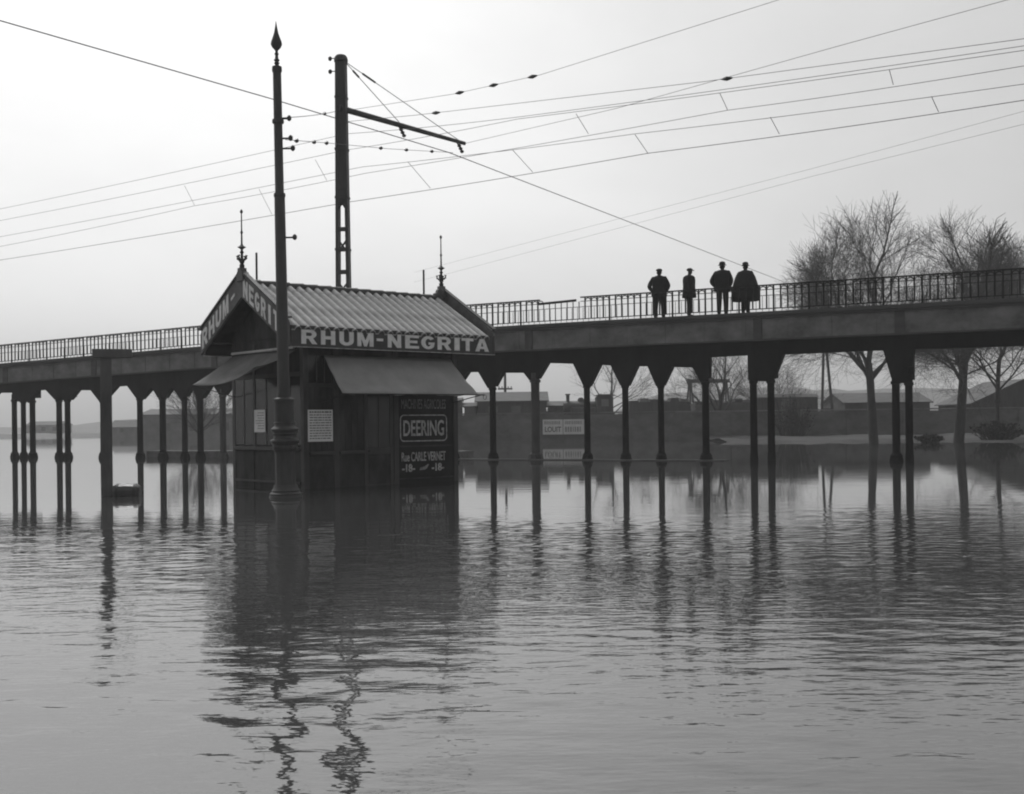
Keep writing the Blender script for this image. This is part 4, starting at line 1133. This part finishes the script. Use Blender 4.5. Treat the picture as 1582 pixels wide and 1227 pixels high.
for k in WR:
    wt = wire(LAB[k], tr(WR[k]), .0065 if k != 'w7' else .008, .03, 'parallel tramway wires')
    o = wt.location
    if k in ('w5', 'w7'):
        for (xa, ya), (xb, yb) in {'w5': [((1374, 108), (1380, 131)), ((1112, 144), (1124, 170)), ((890, 176), (909, 207)), ((487, 247), (505, 279)), ((285, 287), (301, 318))],
                                   'w7': [((1439, 149), (1450, 173)), ((1190, 181), (1204, 207)), ((981, 208), (1001, 237)), ((792, 232), (823, 266)), ((630, 250), (665, 291)), ((400, 292), (420, 331))]}[k]:
            a_, b_ = spot(xa, ya, dw(xa)), spot(xb, yb, dw(xb))
            MB().tube([a_ - o, b_ - o], .007, 4).build('dropper', M['wire'], wt)
wire('wire running from the lattice pole through a thick strain insulator over the viaduct', [spot(536, 188, 31), spot(643, 178, 30), spot(1090, 126, 25.3), spot(1582, 60, 21), spot(1900, 14, 18.8)], .0065, .0, 'span wires', (.27, .52))
wire('span wire from bracket arm tip rising over the viaduct', [A1.copy(), spot(951, 168, 29.5), spot(1300, 70, 25), spot(1600, -12, 22)], .0065, .0, 'span wires')
wire('upper span wire with three strain insulators from the lattice pole', [spot(536, 171, 31), spot(700, 145.5, 29), spot(834, 116, 27.5), spot(1190, 4, 24), spot(1300, -32, 23)], .006, .0, 'span wires', (.27, .37, .48))
wire('heavy trolley wire crossing over the viaduct past both poles', [spot(-300, -40, 19.5), spot(0, 32, 23.3), spot(420, 153, 29.2), spot(694, 236, 34.6), spot(1003, 355, 48), spot(1222, 440, 69), spot(1300, 470, 85)], .014, .0)
wire('span wire strung with beads from ornate pole to bracket arm', [spot(441, 216, 22.6), spot(505, 221, 26), spot(600, 230, 30), spot(700, 236, 34.6)], .0065, .0, 'span wires', (.08, .22, .33, .62, .75, .88))
wire('short wire with one insulator tied between ornate pole and lattice pole', [spot(436, 182, 22.6), spot(520, 172, 30.9)], .008, .03, 'span wires', (.72,))
wire('upper distant power line wire high beyond the viaduct', [spot(640, 421, 125), spot(700, 405, 118), spot(1257, 260, 72), spot(1582, 172, 59), spot(1900, 85, 50)], .010, .0, 'distant power lines')
wire('lower distant power line wire high beyond the viaduct', [spot(640, 436, 125), spot(700, 421, 118), spot(1257, 272, 72), spot(1582, 192, 59), spot(1900, 110, 50)], .010, .0, 'distant power lines')

# ------------------------------------------------------------------ sign post and floating tub
sp = thing('sign_post', 'weathered post with a plain cross board at the top, standing in water', 'sign post', (-8.36, 23.7, 0), R(18))
MB().box(-.11, .11, -.11, .11, -.8, 2.9).build('post', M['post'], sp, bevel=.015)
MB().box(-.26, .52, -.16, -.112, 2.84, 3.02).build('cross_board', M['post'], sp, bevel=.01)
MB().box(-.26, .52, .112, .15, 2.85, 3.01).build('cross_board', M['post'], sp, bevel=.01)
MB().box(-.13, .13, -.11, .11, 2.901, 2.95).build('cap', M['post'], sp)
tb = thing('floating_tub', 'dark wet wooden tub floating against the sign post', 'tub', (-7.93, 23.62, 0), R(8))
prof = [(-.27, .15), (-.265, .20), (-.2, .235), (0, .25), (.2, .235), (.265, .20), (.27, .15)]
for k in range(14):
    a0, a1 = 2 * math.pi * k / 14 + .01, 2 * math.pi * (k + 1) / 14 - .01
    vv, ff = [], []
    for x, r in prof:
        for a in (a0, a1):
            vv.append((x, r * math.cos(a), r * math.sin(a) + .01))
    for i in range(len(prof) - 1):
        ff.append((i * 2, i * 2 + 1, i * 2 + 3, i * 2 + 2))
    o = MB().add(vv, ff).build('stave', M['tub'], tb)
    md = o.modifiers.new('solid', 'SOLIDIFY'); md.thickness = .02
for x in (-.17, .17):
    q = MB().lathe([(.243, -.025), (.248, 0), (.243, .025)], 20, caps=False)
    MB().add([(x + v[2], v[0], v[1] + .01) for v in q.v], q.f).build('hoop', M['iron'], tb, smooth=40)
for x in (-.26, .26):
    q = MB().lathe([(.18, -.01), (.18, .01)], 18)
    MB().add([(x + v[2], v[0], v[1] - .02) for v in q.v], q.f).build('head', M['tub'], tb)

# ------------------------------------------------------------------ damp air
hz = MB().box(-1290, 1290, -1290, 1290, -2.0, 46).build('haze', None)
tag(hz, 'thin pale mist over the flooded ground', None, None, 'stuff')
hm = bpy.data.materials.new('damp_air')
hm.use_nodes = True
hn = hm.node_tree.nodes
hn.remove(hn['Principled BSDF'])
pv = hn.new('ShaderNodeVolumePrincipled')
pv.inputs['Color'].default_value = (.97, .97, .97, 1)
pv.inputs['Density'].default_value = 0.0009
pv.inputs['Anisotropy'].default_value = 0.2
hm.node_tree.links.new(pv.outputs[0], hn['Material Output'].inputs['Volume'])
hz.data.materials.append(hm)
